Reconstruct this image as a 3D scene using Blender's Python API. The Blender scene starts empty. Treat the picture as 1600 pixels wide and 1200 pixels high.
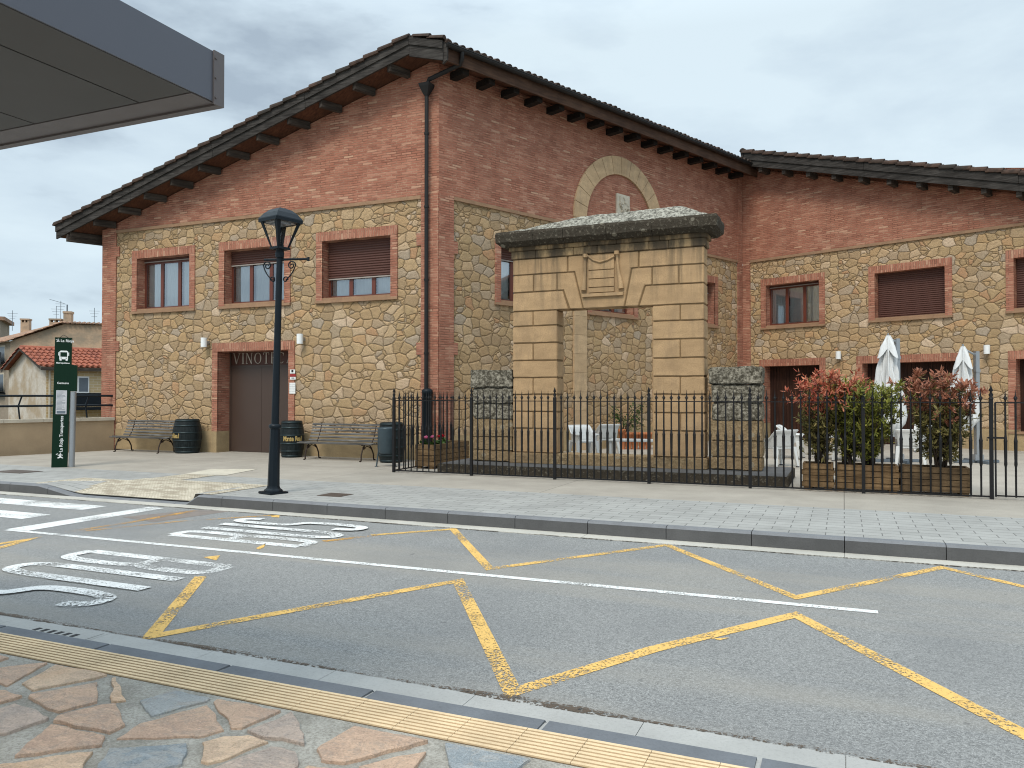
import bpy, bmesh, math, random
from mathutils import Matrix, Vector, noise
random.seed(7)
SC = bpy.context.scene
COL = SC.collection
R = math.radians

# ------------------------------------------------------------------ camera, sky, sun, exposure
F = 1215.0; CAMZ = 1.6; PITCH = math.atan(17.5/F)
cd = bpy.data.cameras.new('camera'); cam = bpy.data.objects.new('camera', cd); COL.objects.link(cam)
cd.sensor_width = 36; cd.lens = F/1600*36; cd.clip_start = .05; cd.clip_end = 6000
cam.location = (0, 0, CAMZ); cam.rotation_euler = (math.pi/2+PITCH, 0, 0); SC.camera = cam
SUN_AZ, SUN_EL = 205, 52      # degrees clockwise from +Y, above horizon
w = bpy.data.worlds.new('World'); SC.world = w; w.use_nodes = True
nt = w.node_tree; nt.nodes.clear()
def WN(t, **k):
    n = nt.nodes.new(t)
    for a, b in k.items(): setattr(n, a, b)
    return n
sky = WN('ShaderNodeTexSky', sky_type='NISHITA', sun_disc=False, sun_elevation=R(SUN_EL), sun_rotation=R(SUN_AZ))
bg1 = WN('ShaderNodeBackground'); bg1.inputs[1].default_value = .12
nt.links.new(sky.outputs[0], bg1.inputs[0])
tc = WN('ShaderNodeTexCoord'); mp = WN('ShaderNodeMapping'); mp.inputs['Scale'].default_value = (1.0, 1.0, 2.6)
mp.inputs['Location'].default_value = (.35, .1, .2)
nz = WN('ShaderNodeTexNoise'); nz.inputs['Scale'].default_value = 2.5; nz.inputs['Detail'].default_value = 7
nz.inputs['Roughness'].default_value = .55; nz.inputs['Distortion'].default_value = .15
rp = WN('ShaderNodeValToRGB'); e = rp.color_ramp.elements
e[0].position = .37; e[0].color = (.36, .44, .52, 1); e[1].position = .62; e[1].color = (.66, .775, .84, 1)
m_ = rp.color_ramp.elements.new(.49); m_.color = (.57, .68, .76, 1)
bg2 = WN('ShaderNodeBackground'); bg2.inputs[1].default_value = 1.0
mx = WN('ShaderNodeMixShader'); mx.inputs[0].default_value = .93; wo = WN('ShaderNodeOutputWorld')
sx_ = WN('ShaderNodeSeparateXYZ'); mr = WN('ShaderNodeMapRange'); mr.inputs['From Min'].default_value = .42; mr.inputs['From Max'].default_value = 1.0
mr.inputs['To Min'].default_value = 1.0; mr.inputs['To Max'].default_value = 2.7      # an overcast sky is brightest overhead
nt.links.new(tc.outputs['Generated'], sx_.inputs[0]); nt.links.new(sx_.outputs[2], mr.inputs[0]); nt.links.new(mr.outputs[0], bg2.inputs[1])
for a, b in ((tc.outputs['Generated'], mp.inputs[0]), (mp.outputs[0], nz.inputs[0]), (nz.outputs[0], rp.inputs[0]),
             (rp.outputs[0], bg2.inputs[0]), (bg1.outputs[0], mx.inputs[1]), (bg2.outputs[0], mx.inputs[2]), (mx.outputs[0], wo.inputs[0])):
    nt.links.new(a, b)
sl = bpy.data.lights.new('sun', 'SUN'); sl.energy = 2.0; sl.angle = R(22); sl.color = (1, .92, .80)
so = bpy.data.objects.new('sun', sl); COL.objects.link(so)
sd = Vector((math.sin(R(SUN_AZ))*math.cos(R(SUN_EL)), math.cos(R(SUN_AZ))*math.cos(R(SUN_EL)), math.sin(R(SUN_EL))))
so.rotation_euler = sd.to_track_quat('Z', 'Y').to_euler()
vs = SC.view_settings; vs.view_transform = 'Standard'; vs.look = 'None'; vs.exposure = 0.22; vs.gamma = 1
SC.cycles.filter_width = 1.1; SC.cycles.max_bounces = 6; SC.cycles.transparent_max_bounces = 12

# ------------------------------------------------------------------ measuring: pixel rays onto real planes
def ray(px, py):
    a = (px-800)/F; b = (600-py)/F; c, s = math.cos(PITCH), math.sin(PITCH)
    return Vector((a, c-b*s, s+b*c))
def gnd(px, py, z=0.0):
    d = ray(px, py); t = (z-CAMZ)/d.z
    return Vector((d.x*t, d.y*t, z))
class Frame:
    def __init__(s, o, dx):
        s.o = Vector((o[0], o[1])); s.x = Vector(dx).normalized(); s.y = Vector((-s.x.y, s.x.x))
    def M(s, x=0, y=0, z=0, rz=0):
        p = s.o+s.x*x+s.y*y
        return Matrix.Translation((p.x, p.y, z)) @ Matrix.Rotation(math.atan2(s.x.y, s.x.x)+rz, 4, 'Z')
    def W(s, x, y, z=0): p = s.o+s.x*x+s.y*y; return Vector((p.x, p.y, z))
    def L(s, p): q = Vector((p[0], p[1]))-s.o; return q.dot(s.x), q.dot(s.y)
    def at(s, px, py, y=0.0):                      # (x, z) where the pixel's ray meets the plane local y
        d = ray(px, py); dd = Vector((d.x, d.y)); t = (y+s.o.dot(s.y))/dd.dot(s.y)
        p = dd*t; return (p-s.o).dot(s.x), CAMZ+d.z*t
    def g(s, px, py, z=0.0): return s.L(gnd(px, py, z))
VP1, VP2, VP3 = -2050, 2090, -345
RD = Vector((-(VP1-800), -F)).normalized()          # along the road, to the right
G = Frame((0, 0), RD)
v1 = G.g(355, 707.5)[1]                             # main facade distance
d_ = ray(685, 600); t_ = v1/(Vector((d_.x, d_.y)).dot(G.y)); K = Vector((d_.x, d_.y))*t_
F2 = Frame(K, (VP2-800, F))
xM = F2.at(1160, 500)[0]
Mc = F2.W(xM, 0)
F3 = Frame((Mc.x, Mc.y), (F2.x.y, -F2.x.x))
_x = G.at(162, 500, v1)[0]
F1 = Frame(G.W(_x, v1).xy, RD)
L1 = F1.L(K)[0]
ZS = F1.at(500, 329)[1]
print('v1', v1, 'K', K, 'L1', L1, 'xM', xM, 'ZS', ZS, F2.at(708, 315.8), F2.at(1150, 411), F3.at(1173, 412), F3.at(1600, 353.7))

# ------------------------------------------------------------------ mesh helpers
class MB:
    def __init__(s): s.v = []; s.f = []; s.mi = []; s.cur = 0; s.sm = []
    def add(s, vs, fs, smooth=False):
        b = len(s.v); s.v += [tuple(v) for v in vs]
        for f in fs: s.f.append([b+i for i in f]); s.mi.append(s.cur); s.sm.append(smooth)
        return s
    def box(s, x0, x1, y0, y1, z0, z1, M=None):
        vs = [Vector(p) for p in ((x0,y0,z0),(x1,y0,z0),(x1,y1,z0),(x0,y1,z0),(x0,y0,z1),(x1,y0,z1),(x1,y1,z1),(x0,y1,z1))]
        if M: vs = [M @ v for v in vs]
        return s.add(vs, [(0,3,2,1),(4,5,6,7),(0,1,5,4),(1,2,6,5),(2,3,7,6),(3,0,4,7)])
    def prism(s, poly, y0, y1, M=None):            # poly in (x,z), extruded along y
        if sum(a[0]*b[1]-b[0]*a[1] for a, b in zip(poly, poly[1:]+poly[:1])) < 0: poly = poly[::-1]
        n = len(poly); vs = [Vector((x, y0, z)) for x, z in poly]+[Vector((x, y1, z)) for x, z in poly]
        if M: vs = [M @ v for v in vs]
        return s.add(vs, [list(range(n)), list(range(2*n-1, n-1, -1))]+[(i, n+i, n+(i+1) % n, (i+1) % n) for i in range(n)])
    def slab(s, poly, z0, z1):                     # poly in (x,y) ; z1 may be a list (top heights), z0 too
        n = len(poly)
        a = sum(p[0]*q[1]-q[0]*p[1] for p, q in zip(poly, poly[1:]+poly[:1]))
        Z0 = z0 if isinstance(z0, list) else [z0]*n; Z1 = z1 if isinstance(z1, list) else [z1]*n
        if a < 0: poly = poly[::-1]; Z0 = Z0[::-1]; Z1 = Z1[::-1]
        vs = [(p[0], p[1], z) for p, z in zip(poly, Z0)]+[(p[0], p[1], z) for p, z in zip(poly, Z1)]
        return s.add(vs, [list(range(n-1, -1, -1)), list(range(n, 2*n))]+[(i, (i+1) % n, n+(i+1) % n, n+i) for i in range(n)])
    def tube(s, path, r, n=8, caps=True, smooth=True):
        path = [Vector(p) for p in path]; rs = r if isinstance(r, (list, tuple)) else [r]*len(path)
        rings = []; up = None
        for i, p in enumerate(path):
            t = (path[min(i+1, len(path)-1)]-path[max(i-1, 0)]).normalized()
            if up is None: up = Vector((0, 0, 1)) if abs(t.z) < .9 else Vector((1, 0, 0))
            a = t.cross(up).normalized(); b = a.cross(t).normalized(); up = b
            rings.append([p+(a*math.cos(2*math.pi*k/n)+b*math.sin(2*math.pi*k/n))*rs[i] for k in range(n)])
        vs = [q for g in rings for q in g]; fs = []
        for i in range(len(path)-1):
            for k in range(n): fs.append((i*n+k, i*n+(k+1) % n, (i+1)*n+(k+1) % n, (i+1)*n+k))
        s.add(vs, fs, smooth)
        if caps: s.add(rings[0], [list(range(n-1, -1, -1))]); s.add(rings[-1], [list(range(n))])
        return s
    def lathe(s, prof, n=16, c=(0, 0), fn=None, caps=True, smooth=True, ph=0):
        vs = []; fs = []
        for i, (r, z) in enumerate(prof):
            for k in range(n):
                a = 2*math.pi*k/n+ph; rr = fn(r, z, a) if fn else r
                vs.append((c[0]+rr*math.cos(a), c[1]+rr*math.sin(a), z))
        for i in range(len(prof)-1):
            for k in range(n): fs.append((i*n+k, i*n+(k+1) % n, (i+1)*n+(k+1) % n, (i+1)*n+k))
        s.add(vs, fs, smooth); m = len(prof)-1
        if caps: s.add(vs[:n], [list(range(n-1, -1, -1))]); s.add(vs[m*n:], [list(range(n))])
        return s
    def sheet(s, pts): return s.add(pts, [list(range(len(pts)))])
    def mesh(s, name, mat):
        me = bpy.data.meshes.new(name); me.from_pydata(s.v, [], s.f)
        for m in (mat if isinstance(mat, (list, tuple)) else [mat]): me.materials.append(m)
        me.polygons.foreach_set('material_index', s.mi); me.polygons.foreach_set('use_smooth', s.sm); me.update()
        return me
    def build(s, name, mat, parent=None, M=None, bevel=0, jitter=0, cuts=0):
        me = s.mesh(name, mat)
        if bevel or cuts:
            bm = bmesh.new(); bm.from_mesh(me); bmesh.ops.remove_doubles(bm, verts=bm.verts, dist=1e-5)
            if bevel: bmesh.ops.bevel(bm, geom=bm.edges[:], offset=bevel, segments=2, affect='EDGES', clamp_overlap=True)
            if cuts:
                bmesh.ops.triangulate(bm, faces=[f for f in bm.faces if len(f.verts) > 4])
                for _ in range(cuts): bmesh.ops.subdivide_edges(bm, edges=[e for e in bm.edges if e.calc_length() > .09], cuts=1, use_grid_fill=True)
                for v in bm.verts:
                    q = v.co*3.1; v.co += (noise.noise_vector(q)*.6+noise.noise_vector(v.co*11)*.4)*jitter
            bm.to_mesh(me); bm.free()
        return link(name, me, parent, M)
def link(name, data, parent=None, M=None):
    o = bpy.data.objects.new(name, data); COL.objects.link(o)
    if parent is not None:
        o.parent = parent; o.matrix_local = (Wm[parent.name].inverted() @ M) if M is not None else Matrix.Identity(4)
        Wm[o.name] = M if M is not None else Wm[parent.name].copy()
    else:
        Wm[o.name] = M if M is not None else Matrix.Identity(4); o.matrix_world = Wm[o.name]
    return o
Wm = {}
def tag(o, label, cat, group=None):
    o['label'] = label; o['category'] = cat
    if group: o['group'] = group
    return o
def root(name, M, label, cat, group=None):
    o = link(name, None, None, M); o.empty_display_size = .2; return tag(o, label, cat, group)
def struct(o, kind='structure'): o['kind'] = kind; return o
def dup(src, M, label, group=None):
    def cp(o, par):
        c = o.copy(); COL.objects.link(c); c.parent = par
        for ch in list(KIDS(o)): cp(ch, c)
        return c
    r = cp(src, None); r.matrix_world = M; Wm[r.name] = M; r['label'] = label
    if group: r['group'] = group
    return r
def KIDS(o): return [c for c in bpy.data.objects if c.parent == o]
def text(name, s, mat, M, size, parent, ex=.002, sx=1, sy=1, off=0, align='LEFT'):
    cu = bpy.data.curves.new(name, 'FONT'); cu.body = s; cu.size = size; cu.extrude = ex; cu.offset = off
    cu.align_x = align; cu.resolution_u = 4
    t = bpy.data.objects.new('tmp', cu); COL.objects.link(t); bpy.context.view_layer.update()
    me = bpy.data.meshes.new_from_object(t.evaluated_get(bpy.context.evaluated_depsgraph_get()))
    bpy.data.objects.remove(t); me.materials.clear(); me.materials.append(mat)
    me.transform(Matrix.Diagonal((sx, sy, 1, 1)))
    return link(name, me, parent, M)
XZ = Matrix.Rotation(math.pi/2, 4, 'X')             # lays text drawn in XY up into XZ

# ------------------------------------------------------------------ materials
class NB:
    def __init__(s, name, rough=.8, metal=0, spec=.3):
        s.m = bpy.data.materials.new(name); s.m.use_nodes = True; s.t = s.m.node_tree; s.b = s.t.nodes['Principled BSDF']
        s.b.inputs['Roughness'].default_value = rough; s.b.inputs['Metallic'].default_value = metal
        s.b.inputs['Specular IOR Level'].default_value = spec; s.co = s.n('ShaderNodeTexCoord').outputs['Object']
    def n(s, t, ins=None, **k):
        x = s.t.nodes.new(t)
        for a, b in k.items(): setattr(x, a, b)
        for a, b in (ins or {}).items(): s.set(x.inputs[a], b)
        return x
    def set(s, i, v):
        if isinstance(v, bpy.types.NodeSocket): s.t.links.new(v, i)
        else: i.default_value = v
    def math(s, op, a, b=0, c=0, clamp=False):
        x = s.n('ShaderNodeMath', operation=op, use_clamp=clamp); s.set(x.inputs[0], a); s.set(x.inputs[1], b); s.set(x.inputs[2], c); return x.outputs[0]
    def mix(s, f, a, b, mode='MIX'):
        x = s.n('ShaderNodeMix', data_type='RGBA', blend_type=mode); s.set(x.inputs[0], f)
        for i, v in ((6, a), (7, b)): s.set(x.inputs[i], v if isinstance(v, bpy.types.NodeSocket) else (*v[:3], 1))
        return x.outputs[2]
    def map(s, vec, scale=(1,1,1), rot=(0,0,0), loc=(0,0,0)):
        return s.n('ShaderNodeMapping', {'Vector': vec, 'Scale': scale, 'Rotation': rot, 'Location': loc}).outputs[0]
    def noise(s, vec, sc, det=4, ro=.55, dist=0, out=0):
        return s.n('ShaderNodeTexNoise', {'Vector': vec, 'Scale': sc, 'Detail': det, 'Roughness': ro, 'Distortion': dist}).outputs[out]
    def ramp(s, f, stops, interp='LINEAR'):
        x = s.n('ShaderNodeValToRGB', {'Fac': f}); r = x.color_ramp; r.interpolation = interp
        while len(r.elements) < len(stops): r.elements.new(1)
        for el, (p, c) in zip(r.elements, stops): el.position = p; el.color = (c, c, c, 1) if isinstance(c, (int, float)) else (*c[:3], 1)
        return x.outputs[0]
    def bump(s, h, st=.5, d=.02, nrm=None):
        x = s.n('ShaderNodeBump', {'Height': h, 'Strength': st, 'Distance': d})
        if nrm is not None: s.set(x.inputs['Normal'], nrm)
        s.t.links.new(x.outputs[0], s.b.inputs['Normal']); return x.outputs[0]
    def col(s, c): s.set(s.b.inputs['Base Color'], c if isinstance(c, bpy.types.NodeSocket) else (*c, 1)); return s
    def wallco(s):                                  # wall coordinates: along the wall, up
        q = s.n('ShaderNodeSeparateXYZ', {'Vector': s.co}).outputs
        return s.n('ShaderNodeCombineXYZ', {'X': s.math('ADD', q[0], q[1]), 'Y': q[2], 'Z': 0.0}).outputs[0]
def plain(name, c, rough=.6, metal=0, var=.15, sc=8, spec=.3, bump=0, stretch=(1,1,1)):
    b = NB(name, rough, metal, spec); v = b.map(b.co, stretch)
    n = b.noise(v, sc, 5, .6); n2 = b.noise(v, sc*.17, 3)
    k = b.math('MULTIPLY_ADD', n, var*2, 1-var); k = b.math('MULTIPLY', k, b.math('MULTIPLY_ADD', n2, var*2, 1-var))
    b.col(b.mix(1.0, c, b.n('ShaderNodeCombineColor', {0: k, 1: k, 2: k}).outputs[0], 'MULTIPLY'))
    b.set(b.b.inputs['Roughness'], b.math('MULTIPLY_ADD', n, .2, rough-.1))
    if bump: b.bump(n, .6, bump)
    return b.m

def brick_mat(name, vertical=False, dark=1.0):
    b = NB(name, .88, 0, .2); v = b.wallco()
    v = b.n('ShaderNodeVectorMath', {0: v, 1: b.n('ShaderNodeVectorMath', {0: b.noise(b.co, 1.7, 3, .5, 0, 1), 1: (.012, .012, 0)}, operation='MULTIPLY').outputs[0]}, operation='ADD').outputs[0]
    if vertical: v = b.map(v, (1, 1, 1), (0, 0, math.pi/2))
    br = b.n('ShaderNodeTexBrick', {'Vector': v, 'Color1': (0, 0, 0, 1), 'Color2': (1, 1, 1, 1), 'Mortar': (.5, .5, .5, 1), 'Scale': 1.0,
             'Mortar Size': .0085, 'Mortar Smooth': .3, 'Bias': 0.0, 'Brick Width': .29, 'Row Height': .062}, offset=.5)
    d = dark
    c = b.ramp(br.outputs[0], [(0, (.27*d, .112*d, .078*d)), (.35, (.335*d, .142*d, .098*d)), (.7, (.37*d, .165*d, .115*d)), (.92, (.42*d, .21*d, .15*d)), (1, (.50*d, .32*d, .23*d))])
    st = b.noise(b.map(v, (5.2, 34, 1)), 1.0, 6, .72)
    c = b.mix(b.ramp(st, [(.56, 0), (.66, .72)]), c, (.58*d, .42*d, .30*d))
    c = b.mix(b.ramp(b.noise(b.map(v, (2.4, 18, 1), loc=(5, 3, 0)), 1.5, 4), [(.3, .5), (.42, 0)]), c, (.18*d, .08*d, .06*d))
    big = b.noise(b.co, .5, 4, .6); c = b.mix(b.ramp(big, [(.35, .28), (.6, 0)]), c, (.22*d, .12*d, .09*d))
    gr = b.noise(b.co, 60, 2); c = b.mix(b.math('MULTIPLY', gr, .25), c, (.12, .06, .05))
    c = b.mix(b.math('MULTIPLY', br.outputs[1], b.ramp(st, [(.35, .35), (.6, .95)])), c, b.mix(b.ramp(b.noise(b.co, 2.3, 3), [(.4, 0), (.6, 1)]), (.13*d, .07*d, .05*d), (.42*d, .27*d, .20*d)))
    c = b.mix(1.0, c, (1.0, .95, .89), 'MULTIPLY'); b.col(c); h = b.math('SUBTRACT', b.math('MULTIPLY', st, .5), br.outputs[1]); b.bump(b.math('ADD', h, b.math('MULTIPLY', gr, .3)), .9, .012)
    return b.m
def stone_mat(name, sc=3.6, tint=(1, 1, 1)):
    b = NB(name, .92, 0, .15); v = b.wallco(); T = lambda c: tuple(x*y for x, y in zip(c, tint))
    off = b.n('ShaderNodeVectorMath', {0: b.noise(v, 2.6, 4, .6, 0, 1), 1: (.24, .15, 0)}, operation='MULTIPLY').outputs[0]
    off2 = b.n('ShaderNodeVectorMath', {0: b.noise(v, 11, 3, .6, 0, 1), 1: (.03, .03, 0)}, operation='MULTIPLY').outputs[0]
    v2 = b.n('ShaderNodeVectorMath', {0: v, 1: off}, operation='ADD').outputs[0]; v2 = b.map(b.n('ShaderNodeVectorMath', {0: v2, 1: off2}, operation='ADD').outputs[0], (.88, 1.2, 1))
    V = lambda s_, f, r_: b.n('ShaderNodeTexVoronoi', {'Vector': v2, 'Scale': s_, 'Randomness': r_}, voronoi_dimensions='2D', feature=f).outputs
    A, Ae, B, Be = V(sc, 'F1', .8), V(sc, 'DISTANCE_TO_EDGE', .8), V(sc*1.6, 'F1', .7), V(sc*1.6, 'DISTANCE_TO_EDGE', .7)
    ra = b.n('ShaderNodeSeparateColor', {0: A['Color']}).outputs; rb = b.n('ShaderNodeSeparateColor', {0: B['Color']}).outputs
    sel = b.math('GREATER_THAN', ra[1], .78)
    e0 = b.math('MINIMUM', Ae['Distance'], b.math('ADD', b.math('MULTIPLY', Be['Distance'], .62), b.math('MULTIPLY_ADD', sel, -9, 9)))
    r = b.math('FRACT', b.math('ADD', ra[0], b.math('MULTIPLY', sel, rb[0])))
    c = b.ramp(r, [(0, T((.40, .30, .150))), (.12, T((.45, .345, .175))), (.24, T((.51, .39, .205))), (.36, T((.41, .345, .225))), (.46, T((.54, .42, .235))), (.55, T((.37, .285, .155))),
                   (.64, T((.48, .345, .165))), (.73, T((.57, .46, .28))), (.80, T((.42, .375, .27))), (.86, T((.52, .35, .17))), (.91, T((.66, .55, .37))), (.945, T((.47, .29, .145))), (.97, T((.38, .33, .23)))], 'CONSTANT')
    lowm = b.ramp(b.math('ADD', b.n('ShaderNodeSeparateXYZ', {'Vector': b.co}).outputs[2], b.math('MULTIPLY', b.noise(v, .8, 3), 2.2)), [(0, .5), (.999, .5)]) if False else b.math('MULTIPLY', b.math('SUBTRACT', 4.6, b.math('ADD', b.n('ShaderNodeSeparateXYZ', {'Vector': b.co}).outputs[2], b.math('MULTIPLY', b.noise(v, .8, 3), 2.2))), .35, clamp=True)
    c = b.mix(b.math('MULTIPLY', lowm, .5), c, T((.455, .335, .17)))
    n = b.noise(v, 10, 7, .78); n2 = b.noise(v, 40, 5, .85); n3 = b.noise(v, .9, 3)
    c = b.mix(b.ramp(n, [(.36, .42), (.56, 0)]), c, T((.25, .19, .115)))
    c = b.mix(b.ramp(n2, [(.50, 0), (.68, .5)]), c, T((.62, .52, .36))); c = b.mix(b.ramp(n2, [(.32, .55), (.48, 0)]), c, T((.20, .15, .09)))
    c = b.mix(b.ramp(n3, [(.45, 0), (.65, .3)]), c, T((.46, .33, .18)))
    e = b.math('ADD', e0, b.math('MULTIPLY_ADD', n, -.05, .022))
    q = b.noise(v, 1.9, 4, .6)
    c = b.mix(b.math('MULTIPLY', b.ramp(e, [(.006, 1), (.024, 0)]), b.ramp(q, [(.35, .2), (.65, .75)])), c, T((.36, .27, .145)))
    c = b.mix(b.math('MULTIPLY', b.ramp(e, [(.008, 0), (.018, 1), (.026, 1), (.040, 0)]), b.ramp(b.noise(v, 4.3, 4, .7), [(.36, .05), (.62, .62)])), c, T((.17, .12, .06)))
    b.col(c)
    h = b.math('ADD', b.ramp(e, [(0, 0), (.045, .6), (.11, .9), (.25, 1)]), b.math('ADD', b.math('MULTIPLY', n, .8), b.math('MULTIPLY', n2, .35)))
    b.bump(h, 1.0, .05)
    return b.m
M = {}
M['brick'] = brick_mat('brick', False, 1.18); M['soldier'] = brick_mat('soldier_brick', True, 1.22); M['brick_shade'] = M['brick']
M['stone'] = stone_mat('rubble_stone', tint=(1.12, 1.03, 1.08))
def sandstone(name, c=(.43, .29, .145), stain=0):
    b = NB(name, .9, 0, .15); n = b.noise(b.map(b.co, (1, 1, 2.4)), 2.2, 5, .6); f = b.noise(b.co, 45, 3); g = b.noise(b.map(b.co, (.8, .8, .35), loc=(3, 1, 2)), 1.9, 4, .6)
    q = tuple(x*.74 for x in c); k = b.mix(b.ramp(n, [(.35, 0), (.65, 1)]), q, c)
    k = b.mix(b.ramp(f, [(.45, 0), (.7, .5)]), k, tuple(x*.5 for x in c)); w_ = b.noise(b.map(b.co, (2.2, 2.2, .6), loc=(7, 2, 5)), 1.4, 6, .7); k = b.mix(b.ramp(w_, [(.5, 0), (.66, .55)]), k, tuple(x*q for x, q in zip(c, (.52, .54, .6))))
    k = b.mix(b.ramp(g, [(.55, 0), (.8, .35)]), k, tuple(min(1, x*1.25) for x in c))
    isl = b.n('ShaderNodeNewGeometry').outputs['Random Per Island']; k = b.mix(b.math('MULTIPLY', isl, .42), k, tuple(x*q for x, q in zip(c, (.62, .60, .58))))
    if name.startswith('sandstone'):
        zc_ = b.n('ShaderNodeSeparateXYZ', {'Vector': b.co}).outputs[2]; sk = b.ramp(b.noise(b.map(b.co, (5.5, 5.5, .35)), 1.0, 5, .65), [(.50, 0), (.64, 1)])
        k = b.mix(b.math('MULTIPLY', sk, b.math('MULTIPLY_ADD', zc_, .55, -1.75, clamp=True)), k, (.12, .095, .065)); k = b.mix(b.math('MULTIPLY', b.ramp(n, [(.4, 0), (.6, .6)]), b.math('MULTIPLY_ADD', zc_, -1.1, 1.4, clamp=True)), k, (.20, .155, .10))
    if stain: k = b.mix(b.ramp(b.noise(b.map(b.co, (1.3, 1.3, .5)), 1.6, 5, .65), [(.5-.12*stain, 0), (.62-.1*stain, .85)]), k, (.055, .045, .035))
    b.col(k); b.bump(b.math('ADD', b.math('MULTIPLY', n, .6), b.math('MULTIPLY', f, .4)), .6, .012); return b.m
M['sand'] = sandstone('sandstone', (.52, .35, .195)); M['sand2'] = sandstone('sandstone_stained', (.50, .345, .185), stain=.75); M['sandj'] = sandstone('sandstone_joint', (.25, .165, .085))
M['plinth'] = sandstone('plinth_stone', (.47, .35, .20)); M['string'] = sandstone('string_stone', (.40, .25, .155)); M['band'] = sandstone('arch_band_stone', (.62, .445, .27))
def lichen(name, base=(.09, .08, .06), light=(.42, .39, .32), amt=.52, warm=0):
    b = NB(name, .95, 0, .1); n = b.noise(b.co, 5, 6, .7); f = b.noise(b.co, 17, 6, .75); g = b.noise(b.co, 1.5, 3)
    c = b.mix(b.ramp(f, [(amt-.06, 0), (amt+.12, .9)]), base, light); c = b.mix(b.ramp(n, [(.5, 0), (.68, .6)]), c, (.05, .045, .035))
    if warm: c = b.mix(b.ramp(g, [(.4, .2), (.6, .8)]), c, (.30, .21, .12))
    vo = b.n('ShaderNodeTexVoronoi', {'Vector': b.co, 'Scale': 3.1, 'Randomness': 1.0}); c = b.mix(b.ramp(b.math('ADD', vo.outputs['Distance'], b.math('MULTIPLY', f, .12)), [(.20, .5), (.24, 0)]), c, (.36, .33, .26))
    b.col(c); b.bump(b.math('ADD', n, f), 1.0, .035); return b.m
M['cap'] = lichen('lichen_capstone', (.060, .050, .038), (.30, .27, .21), .60); M['pier_dark'] = lichen('lichen_pier', (.085, .075, .055), (.44, .40, .32), .5)
M['pier'] = lichen('weathered_pier', (.21, .15, .085), (.42, .32, .19), .5, 1); M['captop'] = lichen('lichen_captop', (.10, .095, .08), (.5, .48, .41), .46)
def asphalt():
    b = NB('asphalt', .82, 0, .35); f = b.noise(b.co, 55, 3, .9); g = b.noise(b.co, 120, 2, .9); n = b.noise(b.map(b.co, (.10, .95, 1)), 1.0, 4, .6); p = b.noise(b.co, .45, 5, .65)
    c = b.mix(b.ramp(f, [(.32, 0), (.68, 1)]), (.125, .126, .122), (.36, .358, .345))
    vo = b.n('ShaderNodeTexVoronoi', {'Vector': b.co, 'Scale': 75.0}); c = b.mix(b.ramp(vo.outputs['Distance'], [(.14, .7), (.32, 0)]), c, (.46, .455, .44))
    c = b.mix(b.ramp(g, [(.35, .5), (.5, 0)]), c, (.05, .05, .052))
    c = b.mix(b.ramp(n, [(.46, 0), (.62, .5)]), c, (.30, .275, .235)); c = b.mix(b.ramp(p, [(.46, 0), (.66, .38)]), c, (.15, .153, .155)); s_ = b.noise(b.co, 5.5, 3, .6); c = b.mix(b.ramp(s_, [(.70, 0), (.76, .5)]), c, (.08, .08, .08))
    b.col(c); b.bump(b.math('ADD', f, g), .7, .006); return b.m
M['asphalt'] = asphalt()
M['patch'] = plain('asphalt_patch', (.20, .17, .15), .85, var=.3, sc=30, bump=.004)
def paint(name, c, wear=.5):
    b = NB(name, .75, 0, .3); n = b.noise(b.co, 42, 4, .75); l = b.noise(b.co, 2.1, 4, .6)
    s = b.math('ADD', n, b.math('MULTIPLY', l, .55)); a = b.ramp(s, [(wear+.15, 0), (wear+.2, 1)])
    k = b.mix(b.ramp(b.noise(b.co, 9, 4), [(.4, 0), (.7, .35)]), c, tuple(x*.62 for x in c)); b.col(k)
    t = b.n('ShaderNodeBsdfTransparent'); m = b.n('ShaderNodeMixShader', {0: a, 1: t.outputs[0], 2: b.b.outputs[0]})
    b.t.links.new(m.outputs[0], b.t.nodes['Material Output'].inputs[0]); return b.m
M['white_paint'] = paint('white_road_paint', (.70, .70, .68), .525); M['white_worn'] = paint('worn_white_road_paint', (.70, .70, .68), .55); M['yellow_paint'] = paint('yellow_road_paint', (.72, .45, .14), .56)
M['yellow_worn'] = paint('worn_yellow_road_paint', (.62, .33, .08), .63)
def concrete(name, c, rough=.9, joint=None, sc=1.2):
    b = NB(name, rough, 0, .2); n = b.noise(b.co, sc, 6, .65); f = b.noise(b.co, 50, 3, .7); q = b.noise(b.map(b.co, (.3, 1.3, 1)), .9, 4)
    k = b.mix(b.ramp(n, [(.35, 0), (.68, 1)]), tuple(x*.78 for x in c), c); k = b.mix(b.ramp(f, [(.3, .3), (.5, 0)]), k, tuple(x*.5 for x in c))
    k = b.mix(b.ramp(q, [(.5, 0), (.72, .3)]), k, tuple(x*.62 for x in c)); h = b.math('ADD', n, f)
    if joint:
        br = b.n('ShaderNodeTexBrick', {'Vector': b.co, 'Color1': (0, 0, 0, 1), 'Color2': (1, 1, 1, 1), 'Mortar': (0, 0, 0, 1), 'Scale': 1.0, 'Mortar Size': joint[2], 'Mortar Smooth': .1,
                 'Brick Width': joint[0], 'Row Height': joint[1]}, offset=joint[3])
        k = b.mix(b.math('MULTIPLY', br.outputs[0], .28), k, tuple(min(1, x*1.25) for x in c)); k = b.mix(br.outputs[1], k, tuple(x*.42 for x in c)); h = b.math('SUBTRACT', h, br.outputs[1])
    b.col(k); b.bump(h, .5, .006); return b.m
M['kerb'] = concrete('kerb_concrete', (.115, .115, .116), .8, sc=2.5); M['kerbtop'] = concrete('kerb_top_concrete', (.20, .205, .215), .7, sc=3); M['kerbnear'] = concrete('near_kerb_concrete', (.165, .175, .19), .75, sc=3)
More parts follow.
